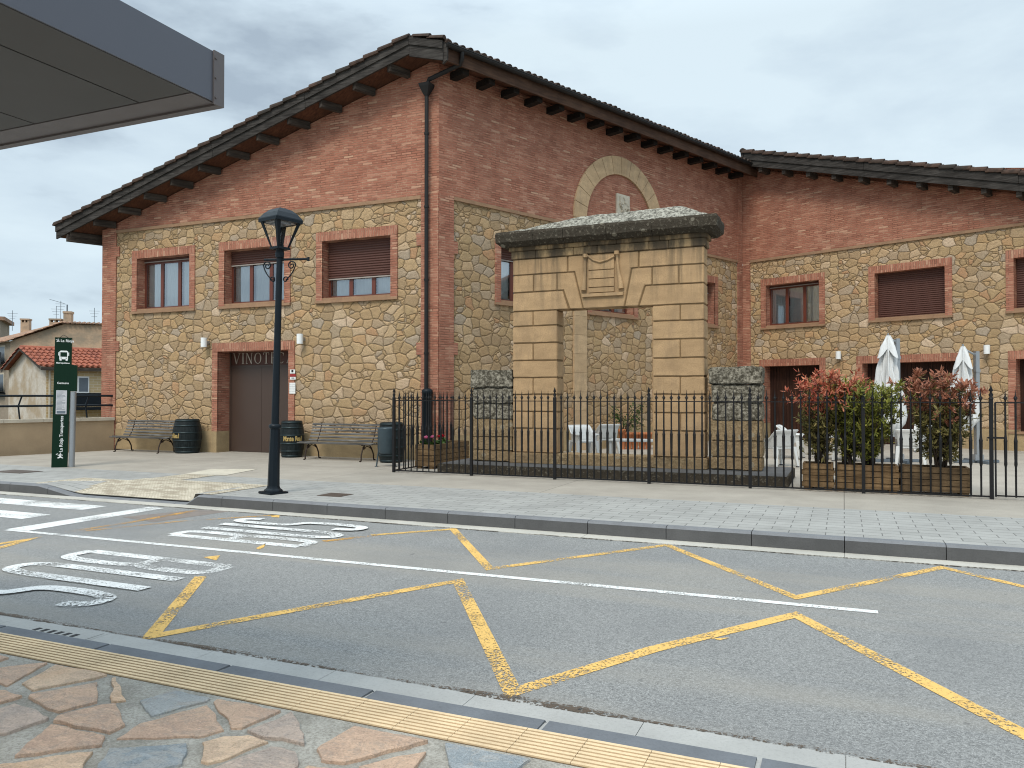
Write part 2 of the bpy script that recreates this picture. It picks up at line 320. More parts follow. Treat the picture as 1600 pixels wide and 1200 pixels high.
M['gutter'] = concrete('gutter_concrete', (.50, .475, .42)); M['gutter2'] = concrete('gutter_concrete_grey', (.42, .415, .395))
M['tiles'] = concrete('grey_paving_tiles', (.345, .34, .32), .85, (.40, .20, .006, .5)); M['terrace'] = concrete('beige_concrete_pavement', (.375, .34, .29), .9, (4.6, 3.6, .006, 0))
M['pale'] = concrete('pale_slab', (.60, .55, .45), .9, sc=3)
def dots():
    b = NB('dotted_tactile_tiles', .85, 0, .2)
    vo = b.n('ShaderNodeTexVoronoi', {'Vector': b.co, 'Scale': 15.0, 'Randomness': 0.0}, voronoi_dimensions='2D'); n = b.noise(b.map(b.co, (1, 2.2, 1)), 2.5, 6, .7)
    k = b.mix(b.ramp(n, [(.44, 0), (.54, 1)]), (.36, .31, .24), (.60, .54, .43)); k = b.mix(b.ramp(vo.outputs['Distance'], [(.30, 0), (.44, .7)]), k, (.25, .21, .15))
    b.col(k); b.bump(b.ramp(vo.outputs['Distance'], [(.25, 1), (.45, 0)]), .8, .006); return b.m
M['dots'] = dots()
M['tact'] = concrete('yellow_ribbed_tactile', (.78, .59, .37), .85, sc=3)
M['groove'] = concrete('tactile_groove', (.20, .14, .08), .9, sc=3)
def flagst(name, c, c2, c3):
    b = NB(name, .82, 0, .3); n = b.noise(b.co, 7, 6, .7, .8); f = b.noise(b.co, 85, 4, .75); l = b.noise(b.map(b.co, (4, 14, 1), (0, 0, .5)), 1.6, 5, .65); g_ = b.noise(b.co, 2.2, 3)
    c, c2, c3 = [tuple(min(1, x*1.18) for x in q) for q in (c, c2, c3)]; k = b.mix(b.ramp(g_, [(.38, 0), (.6, 1)]), c, c2); k = b.mix(b.ramp(n, [(.50, 0), (.56, .55)]), k, c3); ck = b.n('ShaderNodeTexVoronoi', {'Vector': b.n('ShaderNodeVectorMath', {0: b.co, 1: b.noise(b.co, 3, 4, .6, 0, 1)}, operation='ADD').outputs[0], 'Scale': 3.0}, feature='DISTANCE_TO_EDGE').outputs['Distance']; k = b.mix(b.ramp(ck, [(.004, .45), (.010, 0)]), k, tuple(x*.5 for x in c)); k = b.mix(b.ramp(l, [(.52, 0), (.64, .5)]), k, tuple(x*1.25 for x in c2))
    k = b.mix(b.ramp(f, [(.38, .35), (.48, 0)]), k, tuple(x*.5 for x in c)); k = b.mix(b.ramp(f, [(.56, 0), (.68, .5)]), k, tuple(min(1, x*1.5) for x in c2)); b.col(k); b.bump(b.math('ADD', b.math('MULTIPLY', l, .9), b.math('ADD', n, b.math('MULTIPLY', f, .6))), 1.0, .022); return b.m
M['flags'] = [flagst('pink_flagstone', (.45, .31, .23), (.53, .37, .265), (.36, .28, .225)), flagst('orange_flagstone', (.53, .35, .225), (.60, .44, .31), (.41, .30, .22)), flagst('brown_grey_flagstone', (.37, .30, .255), (.44, .35, .29), (.32, .275, .245)),
              flagst('slate_flagstone', (.28, .29, .29), (.35, .355, .345), (.36, .31, .26)), flagst('blue_slate_flagstone', (.24, .27, .285), (.31, .33, .34), (.38, .36, .33)), flagst('buff_flagstone', (.55, .43, .31), (.61, .50, .37), (.43, .35, .28))]
def mortar():
    b = NB('grey_mortar', .95, 0, .1); f = b.noise(b.co, 60, 4, .8); n = b.noise(b.co, 3.5, 5, .6); k = b.mix(b.ramp(n, [(.4, 0), (.6, 1)]), (.33, .31, .27), (.46, .435, .385)); k = b.mix(b.ramp(f, [(.4, .5), (.55, 0)]), k, (.17, .155, .13)); k = b.mix(b.ramp(f, [(.58, 0), (.68, .6)]), k, (.50, .48, .43))
    b.col(k); b.bump(b.math('ADD', n, f), .9, .012); return b.m
M['mortar'] = mortar()
def wood(name, c, c2, sc=1.0, rough=.8, ax=(1.2, 14, 14)):
    b = NB(name, rough, 0, .2); n = b.noise(b.map(b.co, ax), 1.6*sc, 5, .65, .6); g = b.noise(b.co, 1.7, 3)
    k = b.mix(b.ramp(n, [(.35, 0), (.65, 1)]), c, c2); k = b.mix(b.ramp(g, [(.4, .4), (.6, 0)]), k, tuple(x*.6 for x in c)); b.col(k); b.bump(n, .5, .006); return b.m
M['darkwood'] = wood('charred_dark_timber', (.020, .017, .015), (.075, .068, .062)); M['soffit'] = wood('red_brown_soffit_boards', (.065, .027, .016), (.14, .060, .033), 1, .7, (14, 1, 14))
M['darkwood2'] = wood('black_rafter_tail', (.010, .008, .007), (.028, .022, .018)); M['rafter'] = wood('dark_rafter_timber', (.03, .024, .020), (.10, .082, .068)); M['fascia_brown'] = wood('brown_fascia', (.055, .030, .020), (.11, .06, .038))  # side eave tails get a near-black timber, darker than the other rafters
M['benchwood'] = wood('weathered_grey_slats', (.06, .057, .054), (.22, .21, .195)); M['planterwood'] = wood('stained_planter_timber', (.12, .072, .034), (.27, .175, .09))
M['planterwood2'] = wood('darker_planter_timber', (.08, .052, .028), (.18, .12, .065))
M['winframe'] = plain('red_brown_window_timber', (.13, .034, .020), .4, var=.12, spec=.5); M['shutter'] = plain('brown_roller_shutter', (.105, .046, .035), .5, var=.08, spec=.35)
M['shutter_edge'] = plain('shutter_end_bar', (.35, .31, .28), .4); M['door'] = plain('brown_metal_door', (.060, .038, .029), .42, var=.07, sc=2, spec=.5)
M['doorsign'] = plain('brown_sign_panel', (.075, .030, .020), .5, var=.1); M['letters'] = plain('pale_metal_letters', (.46, .40, .33), .4, .3)
M['garage'] = wood('dark_red_garage_boards', (.025, .011, .008), (.058, .024, .015), 1, .6, (14, 14, 1)); M['curtain'] = plain('net_curtain', (.86, .88, .87), .9, var=.06)
def glass():
    b = NB('window_glass'); gl = b.n('ShaderNodeBsdfGlossy', {'Roughness': .03, 'Color': (.9, .95, 1, 1)}); tr = b.n('ShaderNodeBsdfTransparent', {'Color': (.88, .92, .92, 1)})
    fr = b.n('ShaderNodeFresnel', {'IOR': 1.75}); f = b.math('MULTIPLY_ADD', fr.outputs[0], 1.0, .26, clamp=True); m = b.n('ShaderNodeMixShader', {0: f, 1: tr.outputs[0], 2: gl.outputs[0]})
    b.t.links.new(m.outputs[0], b.t.nodes['Material Output'].inputs[0]); return b.m
M['glass'] = glass()
M['dark'] = plain('dark_interior', (.012, .012, .012), .9); M['iron'] = plain('black_painted_iron', (.010, .010, .011), .5, .1, var=.2, sc=20, spec=.3)
M['blueblack'] = plain('blue_black_lamp_paint', (.008, .013, .018), .42, .1, var=.2, spec=.2); M['pipe'] = plain('dark_brown_downpipe', (.016, .015, .015), .5, .1, var=.1)
M['bin'] = plain('blue_grey_bin_metal', (.05, .072, .085), .4, .2, var=.2); M['barrel'] = wood('black_painted_staves', (.006, .010, .011), (.022, .030, .032), 1, .5, (14, 14, 1.2))
M['hoop'] = plain('barrel_hoop', (.022, .034, .037), .4, .5); M['gold'] = plain('barrel_gold_lettering', (.42, .30, .11), .6); M['castiron'] = plain('rusty_cast_iron', (.040, .026, .020), .6, .3)
M['white'] = plain('white_plastic', (.60, .61, .60), .38, var=.03, sc=3, spec=.5); M['plasleg'] = plain('grey_chair_foot', (.06, .06, .065), .5)
M['cloth'] = plain('white_parasol_cloth', (.62, .63, .63), .9, var=.12, sc=12); M['alu'] = plain('grey_aluminium', (.36, .38, .40), .35, .7, var=.06); M['alubase'] = plain('blue_grey_base', (.15, .18, .21), .45, .3)
M['green'] = plain('dark_green_sign', (.003, .020, .010), .45, var=.05, spec=.15); M['signwhite'] = plain('sign_white', (.75, .76, .75), .5, var=.02); M['paper'] = plain('timetable_paper', (.50, .50, .52), .4, var=.2, sc=60)
M['red'] = plain('dark_red_plate', (.30, .03, .03), .5); M['lampwhite'] = plain('white_wall_lamp', (.78, .80, .80), .3, var=.03); M['terracotta'] = plain('terracotta', (.45, .17, .075), .8, var=.12)
M['soil'] = plain('soil', (.035, .026, .018), .95, var=.3, sc=30); M['render_wall'] = concrete('ochre_rendered_wall', (.47, .35, .225), .9, sc=1.0); M['coping'] = concrete('pale_coping', (.58, .52, .42), .85, sc=2)
M['fascia'] = plain('blue_grey_metal_fascia', (.105, .110, .132), .42, .3, var=.05, sc=2, spec=.5); M['sofp'] = plain('grey_soffit_panel', (.076, .075, .073), .55, .1, var=.05, sc=1.5)
M['bluefascia2'] = plain('warm_grey_trim', (.13, .115, .115), .45, .2, var=.05)
def tile_mat(name, a, c, d):
    b = NB(name, .85, 0, .2); n = b.noise(b.co, 6, 4, .6); q = b.noise(b.co, 1.3, 4); k = b.mix(b.ramp(n, [(.35, 0), (.65, 1)]), a, c); k = b.mix(b.ramp(q, [(.48, 0), (.62, .8)]), k, d); b.col(k); b.bump(n, .4, .01); return b.m
M['tile'] = tile_mat('weathered_roof_tile', (.035, .024, .019), (.085, .052, .038), (.032, .03, .026)); M['tile_red'] = tile_mat('red_roof_tile', (.27, .085, .052), (.36, .125, .075), (.19, .065, .045))
M['tile_old'] = tile_mat('old_roof_tile', (.26, .15, .10), (.40, .25, .17), (.20, .15, .11))
def stucco(name, c, c2, amt=.5):
    b = NB(name, .95, 0, .1); n = b.noise(b.map(b.co, (1, 1, 1.7)), .45, 6, .65); f = b.noise(b.co, 6, 4, .6); k = b.mix(b.ramp(n, [(amt-.1, 0), (amt+.08, 1)]), c, c2); k = b.mix(b.ramp(f, [(.4, .35), (.6, 0)]), k, tuple(x*.6 for x in c)); b.col(k); return b.m
M['st_white'] = stucco('peeling_white_stucco', (.58, .53, .46), (.40, .31, .21), .52); M['st_beige'] = stucco('stained_beige_render', (.52, .37, .255), (.30, .25, .19), .50); M['st_grey'] = stucco('grey_render', (.33, .28, .22), (.28, .23, .18))
M['yellowbrick'] = brick_mat('yellow_brick'); 
b_ = NB('yellow_house_brick', .9); br_ = b_.n('ShaderNodeTexBrick', {'Vector': b_.wallco(), 'Color1': (.50, .36, .19, 1), 'Color2': (.58, .44, .25, 1), 'Mortar': (.62, .52, .36, 1), 'Scale': 1.0, 'Mortar Size': .02, 'Brick Width': .5, 'Row Height': .16}); b_.col(br_.outputs[0]); M['yellowbrick'] = b_.m
def leafmat(name, a, c):
    b = NB(name, .5, 0, .35); i = b.n('ShaderNodeNewGeometry').outputs['Random Per Island']; k = b.mix(i, a, c); b.col(k)
    t = b.n('ShaderNodeBsdfTranslucent', {'Color': k}); m = b.n('ShaderNodeMixShader', {0: .25, 1: b.b.outputs[0], 2: t.outputs[0]}); b.t.links.new(m.outputs[0], b.t.nodes['Material Output'].inputs[0]); return b.m
M['leaf_g'] = leafmat('green_leaves', (.09, .12, .02), (.36, .34, .07)); M['leaf_r'] = leafmat('red_new_leaves', (.34, .05, .035), (.60, .24, .13)); M['leaf_o'] = leafmat('olive_leaves', (.11, .11, .03), (.30, .24, .09))
M['leaf_b'] = leafmat('rust_brown_leaves', (.26, .09, .05), (.46, .21, .13)); M['leaf_d'] = leafmat('dark_green_leaves', (.015, .045, .008), (.06, .12, .02)); M['bark'] = plain('shrub_bark', (.05, .035, .025), .9)
M['petal_p'] = plain('pink_petals', (.75, .25, .42), .6); M['petal_r'] = plain('red_petals', (.45, .01, .03), .6); M['petal_w'] = plain('white_petals', (.75, .72, .72), .6)
M['grass'] = plain('far_ground', (.12, .11, .07), .95, var=.3, sc=.3); M['rust'] = plain('manhole_iron', (.11, .085, .07), .7, .3, var=.3); M['drain'] = plain('drain_dark', (.02, .02, .02), .7)

# ------------------------------------------------------------------ the setting: ground, road, pavements, kerbs, markings
ZR = -.17
GM = G.M()
VK = 9.48; VN = 3.64; UL, UR = -60, 40
g = MB(); g.sheet([(-3000, -3000, -4.6), (3000, -3000, -4.6), (3000, 3000, -4.6), (-3000, 3000, -4.6)]); struct(g.build('ground', M['grass']))
g = MB(); g.sheet([(UL, VN-.02, ZR), (UR, VN-.02, ZR), (UR, VK+.02, ZR), (UL, VK+.02, ZR)]); struct(g.build('road', M['asphalt'], M=GM))
Pw0 = G.L(gnd(181, 704)); PwX = Pw0[0]            # parapet meets the facade here
parapet_u = lambda v: PwX-(v1-v)*.25
# embankment under the plateau
g = MB(); g.slab([(parapet_u(11)-.3, 11), (parapet_u(v1)-.3, v1+.2), (F1.L(K)[0]-21, v1+.2), (UR, v1+.2), (UR, VN-22), (UL, VN-22), (UL, 11)], -4.62, -.35); struct(g.build('embankment', M['render_wall'], M=GM))
g = MB(); g.slab([(-20.9, v1+.2), (-20.9, 34), (UR, 34), (UR, v1+.2)], -4.62, -.35); struct(g.build('embankment', M['render_wall'], M=GM))
# far pavement with a dropped kerb at the crossing
u_a, u_b, u_c = G.g(30, 776)[0], G.g(60, 778)[0], 0
ud0 = G.g(2, 764)[0]; ud1 = G.g(48, 769)[0]; ud2 = G.g(236, 781)[0]; ud3 = G.g(298.7, 772.5)[0]
def zk(u, v):
    if v > VK+1.15: return 0.0
    if u <= ud0 or u >= ud3: f = 0
    elif u < ud1: f = (u-ud0)/(ud1-ud0)
    elif u > ud2: f = (ud3-u)/(ud3-ud2)
    else: f = 1
    return -.145*f*(1-max(0, (v-VK)/1.15))
VT = G.g(1300, 794)[1]
us = sorted(set([UL, -40, -26, ud0, ud1, ud2, ud3, -5, 0, 5, 10, UR])); vsl = [VK+.14, VK+.6, VK+1.15, VT]
g = MB()
for i in range(len(us)-1):
    for j in range(len(vsl)-1):
        a, b2, c, d = us[i], us[i+1], vsl[j], vsl[j+1]
        g.sheet([(a, c, zk(a, c)), (b2, c, zk(b2, c)), (b2, d, zk(b2, d)), (a, d, zk(a, d))])
struct(g.build('pavement', M['tiles'], M=GM))
g = MB(); g.sheet([(parapet_u(VT)-.1, VT, 0), (UR, VT, 0), (UR, v1+17, 0), (F1.L(K)[0]-21, v1+17, 0), (parapet_u(v1)-.1, v1, 0)])
struct(g.build('pavement', M['terrace'], M=GM))
g = MB(); g.sheet([(UL, VT, 0), (parapet_u(VT)-.1, VT, 0), (parapet_u(11.9)-.1, 12.1, 0), (UL, 12.1, 0)]); struct(g.build('pavement', M['terrace'], M=GM))
# kerb of separate stones
g = MB(); u = UL
while u < UR:
    ln = 1.0 if u > -40 else 5.0; a = u+.004; b2 = min(u+ln-.004, UR)
    for (a0, a1) in ([(a, b2)] if not (a < ud3 and b2 > ud0) else [(a+(b2-a)*k/4, a+(b2-a)*(k+1)/4) for k in range(4)]):
        z0, z1 = zk(a0, VK), zk(a1, VK); w = .025
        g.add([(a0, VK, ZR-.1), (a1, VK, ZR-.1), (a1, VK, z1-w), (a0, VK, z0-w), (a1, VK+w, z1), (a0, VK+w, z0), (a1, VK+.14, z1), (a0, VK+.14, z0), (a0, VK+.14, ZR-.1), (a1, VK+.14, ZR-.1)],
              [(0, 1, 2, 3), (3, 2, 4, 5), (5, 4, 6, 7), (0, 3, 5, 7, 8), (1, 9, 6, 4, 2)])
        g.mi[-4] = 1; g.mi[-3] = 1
    u += ln
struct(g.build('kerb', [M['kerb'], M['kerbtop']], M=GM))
g = MB(); u = UL
while u < UR: g.box(u+.003, u+2.997, VK-.27, VK-.002, ZR-.05, ZR+.008); u += 3
struct(g.build('gutter', M['gutter'], M=GM))
# dotted tactile area, pale slab
def flat(name, pts, z, mat, kind='structure', res=0):
    g = MB(); g.sheet([(*G.g(px, py, 0), z) for px, py in pts][::-1]); return struct(g.build(name, mat, M=GM), kind)
g = MB(); T = [G.g(*p) for p in ((52, 768), (15, 752), (85, 743.5), (232, 750), (378, 759))]
vt1 = G.g(232, 750)[1]
nU = 14; cells = []
ua, ub = ud1, ud2
poly_top = lambda u: min(VK+1.15+.35, vt1)
for i in range(nU):
    a = ud1+(ud3+.35-ud1)*i/nU; b2 = ud1+(ud3+.35-ud1)*(i+1)/nU
    for c, d in ((VK+.142, VK+.6), (VK+.6, VK+1.15), (VK+1.15, VK+1.55)):
        g.sheet([(x, y, zk(x, y)+.006) for x, y in ((a, c), (b2, c), (b2, d), (a, d))])
for (a, b2) in ((ud0-.3, ud1),):
    for c, d in ((VK+.142, VK+.6), (VK+.6, VK+1.15)): g.sheet([(x, y, zk(x, y)+.006) for x, y in ((a, c), (b2, c), (b2, d), (a, d))])
struct(g.build('tactile_paving', M['dots'], M=GM))
g = MB(); a, b2 = G.g(215, 750)[0], G.g(285, 750)[0]; g.sheet([(a, VK+1.56, .006), (b2, VK+1.56, .006), (b2, VT, .006), (a, VT, .006)]); struct(g.build('tactile_paving', M['dots'], M=GM))
flat('pavement_slab', [(288, 741), (330, 733), (402, 733.5), (352, 743)], .006, M['pale'])
# near side: gutter, kerb, ribbed tactile strip, flagstones
va = G.g(500, 1047.7, ZR)[1]+.03; vb = VN; vt0 = VN-.15; vt1n = G.g(500, 1118)[1]
g = MB(); u = UL
while u < UR: g.box(u+.002, u+.998, VN-.1, va+.02*math.sin(u*3), ZR-.05, ZR+.008); u += 1
struct(g.build('gutter', M['gutter2'], M=GM))
g = MB(); u = UL-.35
while u < UR:
    a0, a1 = u+.012, u+.988; w = .03
    g.add([(a0, VN, ZR-.1), (a1, VN, ZR-.1), (a1, VN, -w), (a0, VN, -w), (a1, VN-w, 0), (a0, VN-w, 0), (a1, vt0, 0), (a0, vt0, 0), (a0, vt0, -.2), (a1, vt0, -.2)],
          [(1, 0, 3, 2), (2, 3, 5, 4), (4, 5, 7, 6), (0, 8, 7, 5, 3), (1, 2, 4, 6, 9)]); u += 1
struct(g.build('kerb', M['kerbnear'], M=GM))
g = MB(); g.sheet([(UL, vt0+.001, -.008), (UR, vt0+.001, -.008), (UR, VN-.03, -.012), (UL, VN-.03, -.012)]) ; struct(g.build('kerb', M['gutter2'], M=GM))
g = MB(); wv = (vt0-vt1n)
u = -14.0
while u < 8:
    n = 8; p = wv/n
    for k in range(n): g.box(u+.0015, u+.2985, vt1n+k*p+.0055, vt1n+(k+1)*p-.0085, -.01, .006)
    g.cur = 1; g.box(u+.001, u+.299, vt1n+.001, vt0-.001, -.02, -.001); g.cur = 0
    u += .30
struct(g.build('tactile_paving', [M['tact'], M['groove']], M=GM))
g = MB(); g.sheet([(UL, VN-22, -.003), (UR, VN-22, -.003), (UR, vt1n, -.003), (UL, vt1n, -.003)]); struct(g.build('pavement', M['mortar'], M=GM))
def clip(poly, px_, py_, nx, ny):
    out = []
    for a, b2 in zip(poly, poly[1:]+poly[:1]):
        da, db = (a[0]-px_)*nx+(a[1]-py_)*ny, (b2[0]-px_)*nx+(b2[1]-py_)*ny
        if da <= 0: out.append(a)
        if (da < 0) != (db < 0) and abs(da-db) > 1e-9: t = da/(da-db); out.append((a[0]+(b2[0]-a[0])*t, a[1]+(b2[1]-a[1])*t))
    return out
rs = random.Random(11); cells_ = {}; SX, SY = .41, .28
for i in range(-18, 14):
    for j in range(-16, 1): cells_[i, j] = (i*SX+rs.uniform(-.46, .46)*SX+(j % 2)*.5*SX, vt1n-.16+j*SY+rs.uniform(-.42, .42)*SY)
g = MB(); ca, sa = math.cos(.25), math.sin(.25)
for (i, j), c in cells_.items():
    poly = [(c[0]-.7, c[1]-.5), (c[0]+.7, c[1]-.5), (c[0]+.7, c[1]+.5), (c[0]-.7, c[1]+.5)]
    for di in range(-3, 4):
        for dj in range(-3, 4):
            o = cells_.get((i+di, j+dj))
            if o and o != c:
                dx, dy = o[0]-c[0], o[1]-c[1]; L_ = math.hypot(dx, dy); gap = rs.uniform(.008, .045)*(1 if rs.random() < .75 else 1.6)
                poly = clip(poly, c[0]+dx/2-dx/L_*gap, c[1]+dy/2-dy/L_*gap, dx/L_, dy/L_)
                if len(poly) < 3: break
        if len(poly) < 3: break
    if len(poly) < 3: continue
    poly = clip(poly, 0, vt1n-.015-rs.uniform(0, .05), 0, 1)
    if len(poly) < 3: continue
    if rs.random() < .45 and len(poly) > 4: poly.pop(rs.randrange(len(poly)))
    ring = []
    for a, b2 in zip(poly, poly[1:]+poly[:1]):
        L_ = math.hypot(b2[0]-a[0], b2[1]-a[1]); m = max(1, int(L_/.03))
        for k in range(m):
            t = k/m; p = Vector((a[0]+(b2[0]-a[0])*t, a[1]+(b2[1]-a[1])*t, i*3.0)); q = noise.noise_vector(p*9)*.018+noise.noise_vector(p*30)*.006; ring.append((p.x+q.x, p.y+q.y))
    if len(ring) < 4: continue
    cx, cy = sum(p[0] for p in ring)/len(ring), sum(p[1] for p in ring)/len(ring); h = rs.uniform(.006, .014); tx, ty = rs.uniform(-.012, .012), rs.uniform(-.012, .012)
    g.cur = rs.choice([0, 0, 0, 1, 1, 2, 2, 3, 4, 5]); n = len(ring); ht_ = lambda p: h+(p[0]-cx)*tx+(p[1]-cy)*ty
    vs = [(p[0], p[1], -.012) for p in ring]+[(p[0]*.985+cx*.015, p[1]*.985+cy*.015, ht_(p)) for p in ring]+[(p[0]*.93+cx*.07, p[1]*.93+cy*.07, ht_(p)+.003) for p in ring]+[(cx, cy, h+.004)]
    g.add(vs, [(k, (k+1) % n, n+(k+1) % n, n+k) for k in range(n)]+[(n+k, n+(k+1) % n, 2*n+(k+1) % n, 2*n+k) for k in range(n)]+[(2*n+k, 2*n+(k+1) % n, 3*n) for k in range(n)])
struct(g.build('flagstones', M['flags'], M=GM))
M['debris'] = paint('gutter_dirt', (.10, .075, .055), .60); M['asph_edge'] = M['debris']
g = MB(); u = -14.0; pr_ = None
while u < 10:
    w1 = .012+.05*max(0, noise.noise(Vector((u*.9, 3, 1)))+.25)+.03*max(0, noise.noise(Vector((u*7, 5, 1)))); e1 = va+.02*math.sin(round(u)*3)*0+.012*noise.noise(Vector((u*5, 1, 1)))
    if pr_: g.sheet([(pr_[0], pr_[1]-pr_[2]*.6, ZR+.011), (u, e1-w1*.6, ZR+.011), (u, e1+w1, ZR+.011), (pr_[0], pr_[1]+pr_[2], ZR+.011)])
    pr_ = (u, e1, w1); u += .05
struct(g.build('gutter_dirt', M['debris'], M=GM))
g = MB(); u = -14.0; pr_ = None
while u < 14:
    w1 = .008+.03*max(0, noise.noise(Vector((u*1.3, 9, 1)))+.2); e1 = VK-.27+.008*noise.noise(Vector((u*5, 4, 1)))
    if pr_: g.sheet([(pr_[0], pr_[1]-pr_[2], ZR+.010), (u, e1-w1, ZR+.010), (u, e1+.006, ZR+.010), (pr_[0], pr_[1]+.006, ZR+.010)])
    pr_ = (u, e1, w1); u += .06
struct(g.build('gutter_dirt', M['debris'], M=GM))
# drain inlet in the near gutter, manhole covers
ZRM = ZR+.004
g = MB(); c = G.g(90, 991, ZR)
g.box(c[0]-.33, c[0]+.33, c[1]-.13, c[1]+.12, ZR, ZR+.012)
for k in range(6): g.cur = 1; g.box(c[0]-.24+k*.08, c[0]-.20+k*.08, c[1]-.03, c[1]+.03, ZR, ZR+.014)
tag(g.build('drain_grate', [M['gutter2'], M['drain']], M=GM), 'concrete drain inlet with dark slots in the near gutter', 'drain grate')
g = MB(); c = G.g(524, 773.5); g.box(c[0]-.22, c[0]+.22, c[1]-.19, c[1]+.19, -.03, .006)
for k in range(5): g.box(c[0]-.18, c[0]+.18, c[1]-.155+k*.07, c[1]-.12+k*.07, .0, .010)
tag(g.build('manhole_cover', M['rust'], M=GM), 'small rusty cover in grey tiles right of the lamp post', 'manhole cover')
g = MB(); c = G.g(27, 737); g.box(c[0]-.45, c[0]+.45, c[1]-.25, c[1]+.25, -.03, .006); g.box(c[0]-.40, c[0]+.40, c[1]-.20, c[1]+.20, -.03, .009)
tag(g.build('manhole_cover', M['rust'], M=GM), 'grey cover in the pavement left of the green bus sign', 'manhole cover')
# painted markings, each polygon lying on the road
def mark(name, polys, mat, z=ZRM, pxs=True):
    g = MB()
    for p in polys:
        q = [G.g(x, y, ZR) if pxs else (x, y) for x, y in p]
        if sum(a[0]*b[1]-b[0]*a[1] for a, b in zip(q, q[1:]+q[:1])) < 0: q = q[::-1]
        g.sheet([(x, y, z) for x, y in q])
    return struct(g.build(name, mat, M=GM))
def line(pts, wd, pxs=True):
    q = [Vector(G.g(x, y, ZR)) if pxs else Vector((x, y)) for x, y in pts]; L, Rr = [], []
    for i, p in enumerate(q):
        a = (p-q[i-1]).normalized() if i else None; b = (q[i+1]-p).normalized() if i < len(q)-1 else None
        if a is None: a = b
        if b is None: b = a
        t = (a+b)
        t = t.normalized() if t.length > 1e-3 else a
        nrm = Vector((-t.y, t.x)); c = max(.3, nrm.dot(Vector((-a.y, a.x)))); L.append(p+nrm*wd/2/c); Rr.append(p-nrm*wd/2/c)
    return [[tuple(L[i]), tuple(Rr[i]), tuple(Rr[i+1]), tuple(L[i+1])] for i in range(len(q)-1)]
mark('road_marking', [[(x, y) for x, y in ((-18, v), (-10.8, v), (-10.8, v+.45), (-18, v+.45))] for v in (8.43, 7.49, 6.55, 5.61, 4.67)], M['white_paint'], pxs=False)
mark('road_marking', [[(-10.17, 6.86), (-9.78, 6.86), (-9.78, 9.08), (-10.12, 9.08)]], M['white_paint'], pxs=False)
mark('road_marking', line([(11, 828), (700, 893.5), (1372, 957)], .095), M['white_paint'], pxs=False)
mark('road_marking', line([(-150, 900), (45, 843), (-20, 853), (-200, 872)], .12), M['yellow_paint'], pxs=False)
mark('road_marking', line([(314, 901), (236, 995), (475, 951), (716, 908), (801, 1082), (1020, 1015), (1243, 961), (1600, 1148), (1800, 1250)], .115), M['yellow_paint'], pxs=False)
mark('road_marking', line([(455, 847), (580, 836.5), (708, 827), (765, 889), (1042, 852), (1244, 934), (1472, 887), (1600, 917), (1700, 942)][1:], .10), M['yellow_paint'], pxs=False)
mark('road_marking', line([(100, 832), (200, 817), (305, 798)], .11)+line([(110, 832), (280, 815), (430, 805)], .09)+line([(505, 846), (590, 836.5)], .10), M['yellow_worn'], pxs=False)
mark('road_marking', [[(400, 857), (416, 849), (412, 856), (404, 859)], [(424, 803), (438, 803), (436, 809), (424, 808)], [(318, 871), (344, 868), (338, 876)], [(1110, 998), (1140, 997), (1125, 1001)]], M['yellow_paint'])
mark('road_patch', [[(305, 797), (360, 799), (240, 816), (190, 808)]], M['patch'], z=ZR+.002)
# BUS lettering: polygons in letter space (x across 0..1, y along 0..1)
sg_ = lambda x: math.copysign(abs(x)**.72, x)
def arc(cx, cy, rx, ry, a0, a1, n=10): return [(cx+rx*sg_(math.cos(R(a0+(a1-a0)*k/n))), cy+ry*sg_(math.sin(R(a0+(a1-a0)*k/n)))) for k in range(n+1)]
def stroke(path, wd):
    res = []; q = [Vector(p) for p in path]
    L = []; S = []
    for i, p in enumerate(q):
        t = (q[min(i+1, len(q)-1)]-q[max(i-1, 0)]).normalized(); n = Vector((-t.y*.45, t.x)) if False else Vector((-t.y, t.x*1.0))
        # horizontal strokes (across) are painted thicker along the travel direction
        k = Vector((n.x*wd, n.y*wd*1.05)); L.append(p+k/2); S.append(p-k/2)
    return [[tuple(L[i]), tuple(S[i]), tuple(S[i+1]), tuple(L[i+1])] for i in range(len(q)-1)]
def busword(u0, u1, vs_, flip):
    # letters given in unit boxes: X = reading direction, Y = up; size per letter: width in v, height in u
    W_ = .152; H = abs(u1-u0); polys = []
    for ch, (va_, vb_) in zip('BUS', vs_):
        wv_ = abs(vb_-va_)-W_
        bx = lambda p: p
        if ch == 'B': paths = [[(0, 0), (0, 1)], [(0, 1), (.55, 1)]+arc(.55, .77, .42, .23, 90, -90)[1:]+[(0, .54)], [(0, .54), (.6, .54)]+arc(.6, .27, .40, .27, 90, -90)[1:]+[(0, 0)]]
        elif ch == 'U': paths = [[(0, 1), (0, .3)]+arc(.5, .3, .5, .3, 180, 360, 14)[1:]+[(1, 1)]]
        else: paths = [arc(.5, .76, .46, .24, 20, 180)+arc(.5, .76, .46, .24, 180, 255, 6)[1:]+arc(.5, .25, .5, .25, 75, 0, 6)+arc(.5, .25, .5, .25, 0, -165, 12)[1:]]
        for p in paths:
            m = []
            for x, y in p:
                X = W_/2+x*wv_; Y = .1+y*(H-.2)
                m.append((X, Y))
            for qd in stroke(m, W_):
                out = []
                for X, Y in qd:
                    v = (va_-X) if not flip else (va_+X); u = (u0+Y) if not flip else (u1-Y); out.append((u, v))
                polys.append(out)
    return polys
def wordmesh(name, polys, mat):
    g = MB()
    for k, q in enumerate(polys):
        if sum(a[0]*b[1]-b[0]*a[1] for a, b in zip(q, q[1:]+q[:1])) < 0: q = q[::-1]
        g.sheet([(x, y, ZRM+.0002*k) for x, y in q])
    struct(g.build(name, mat, M=GM))
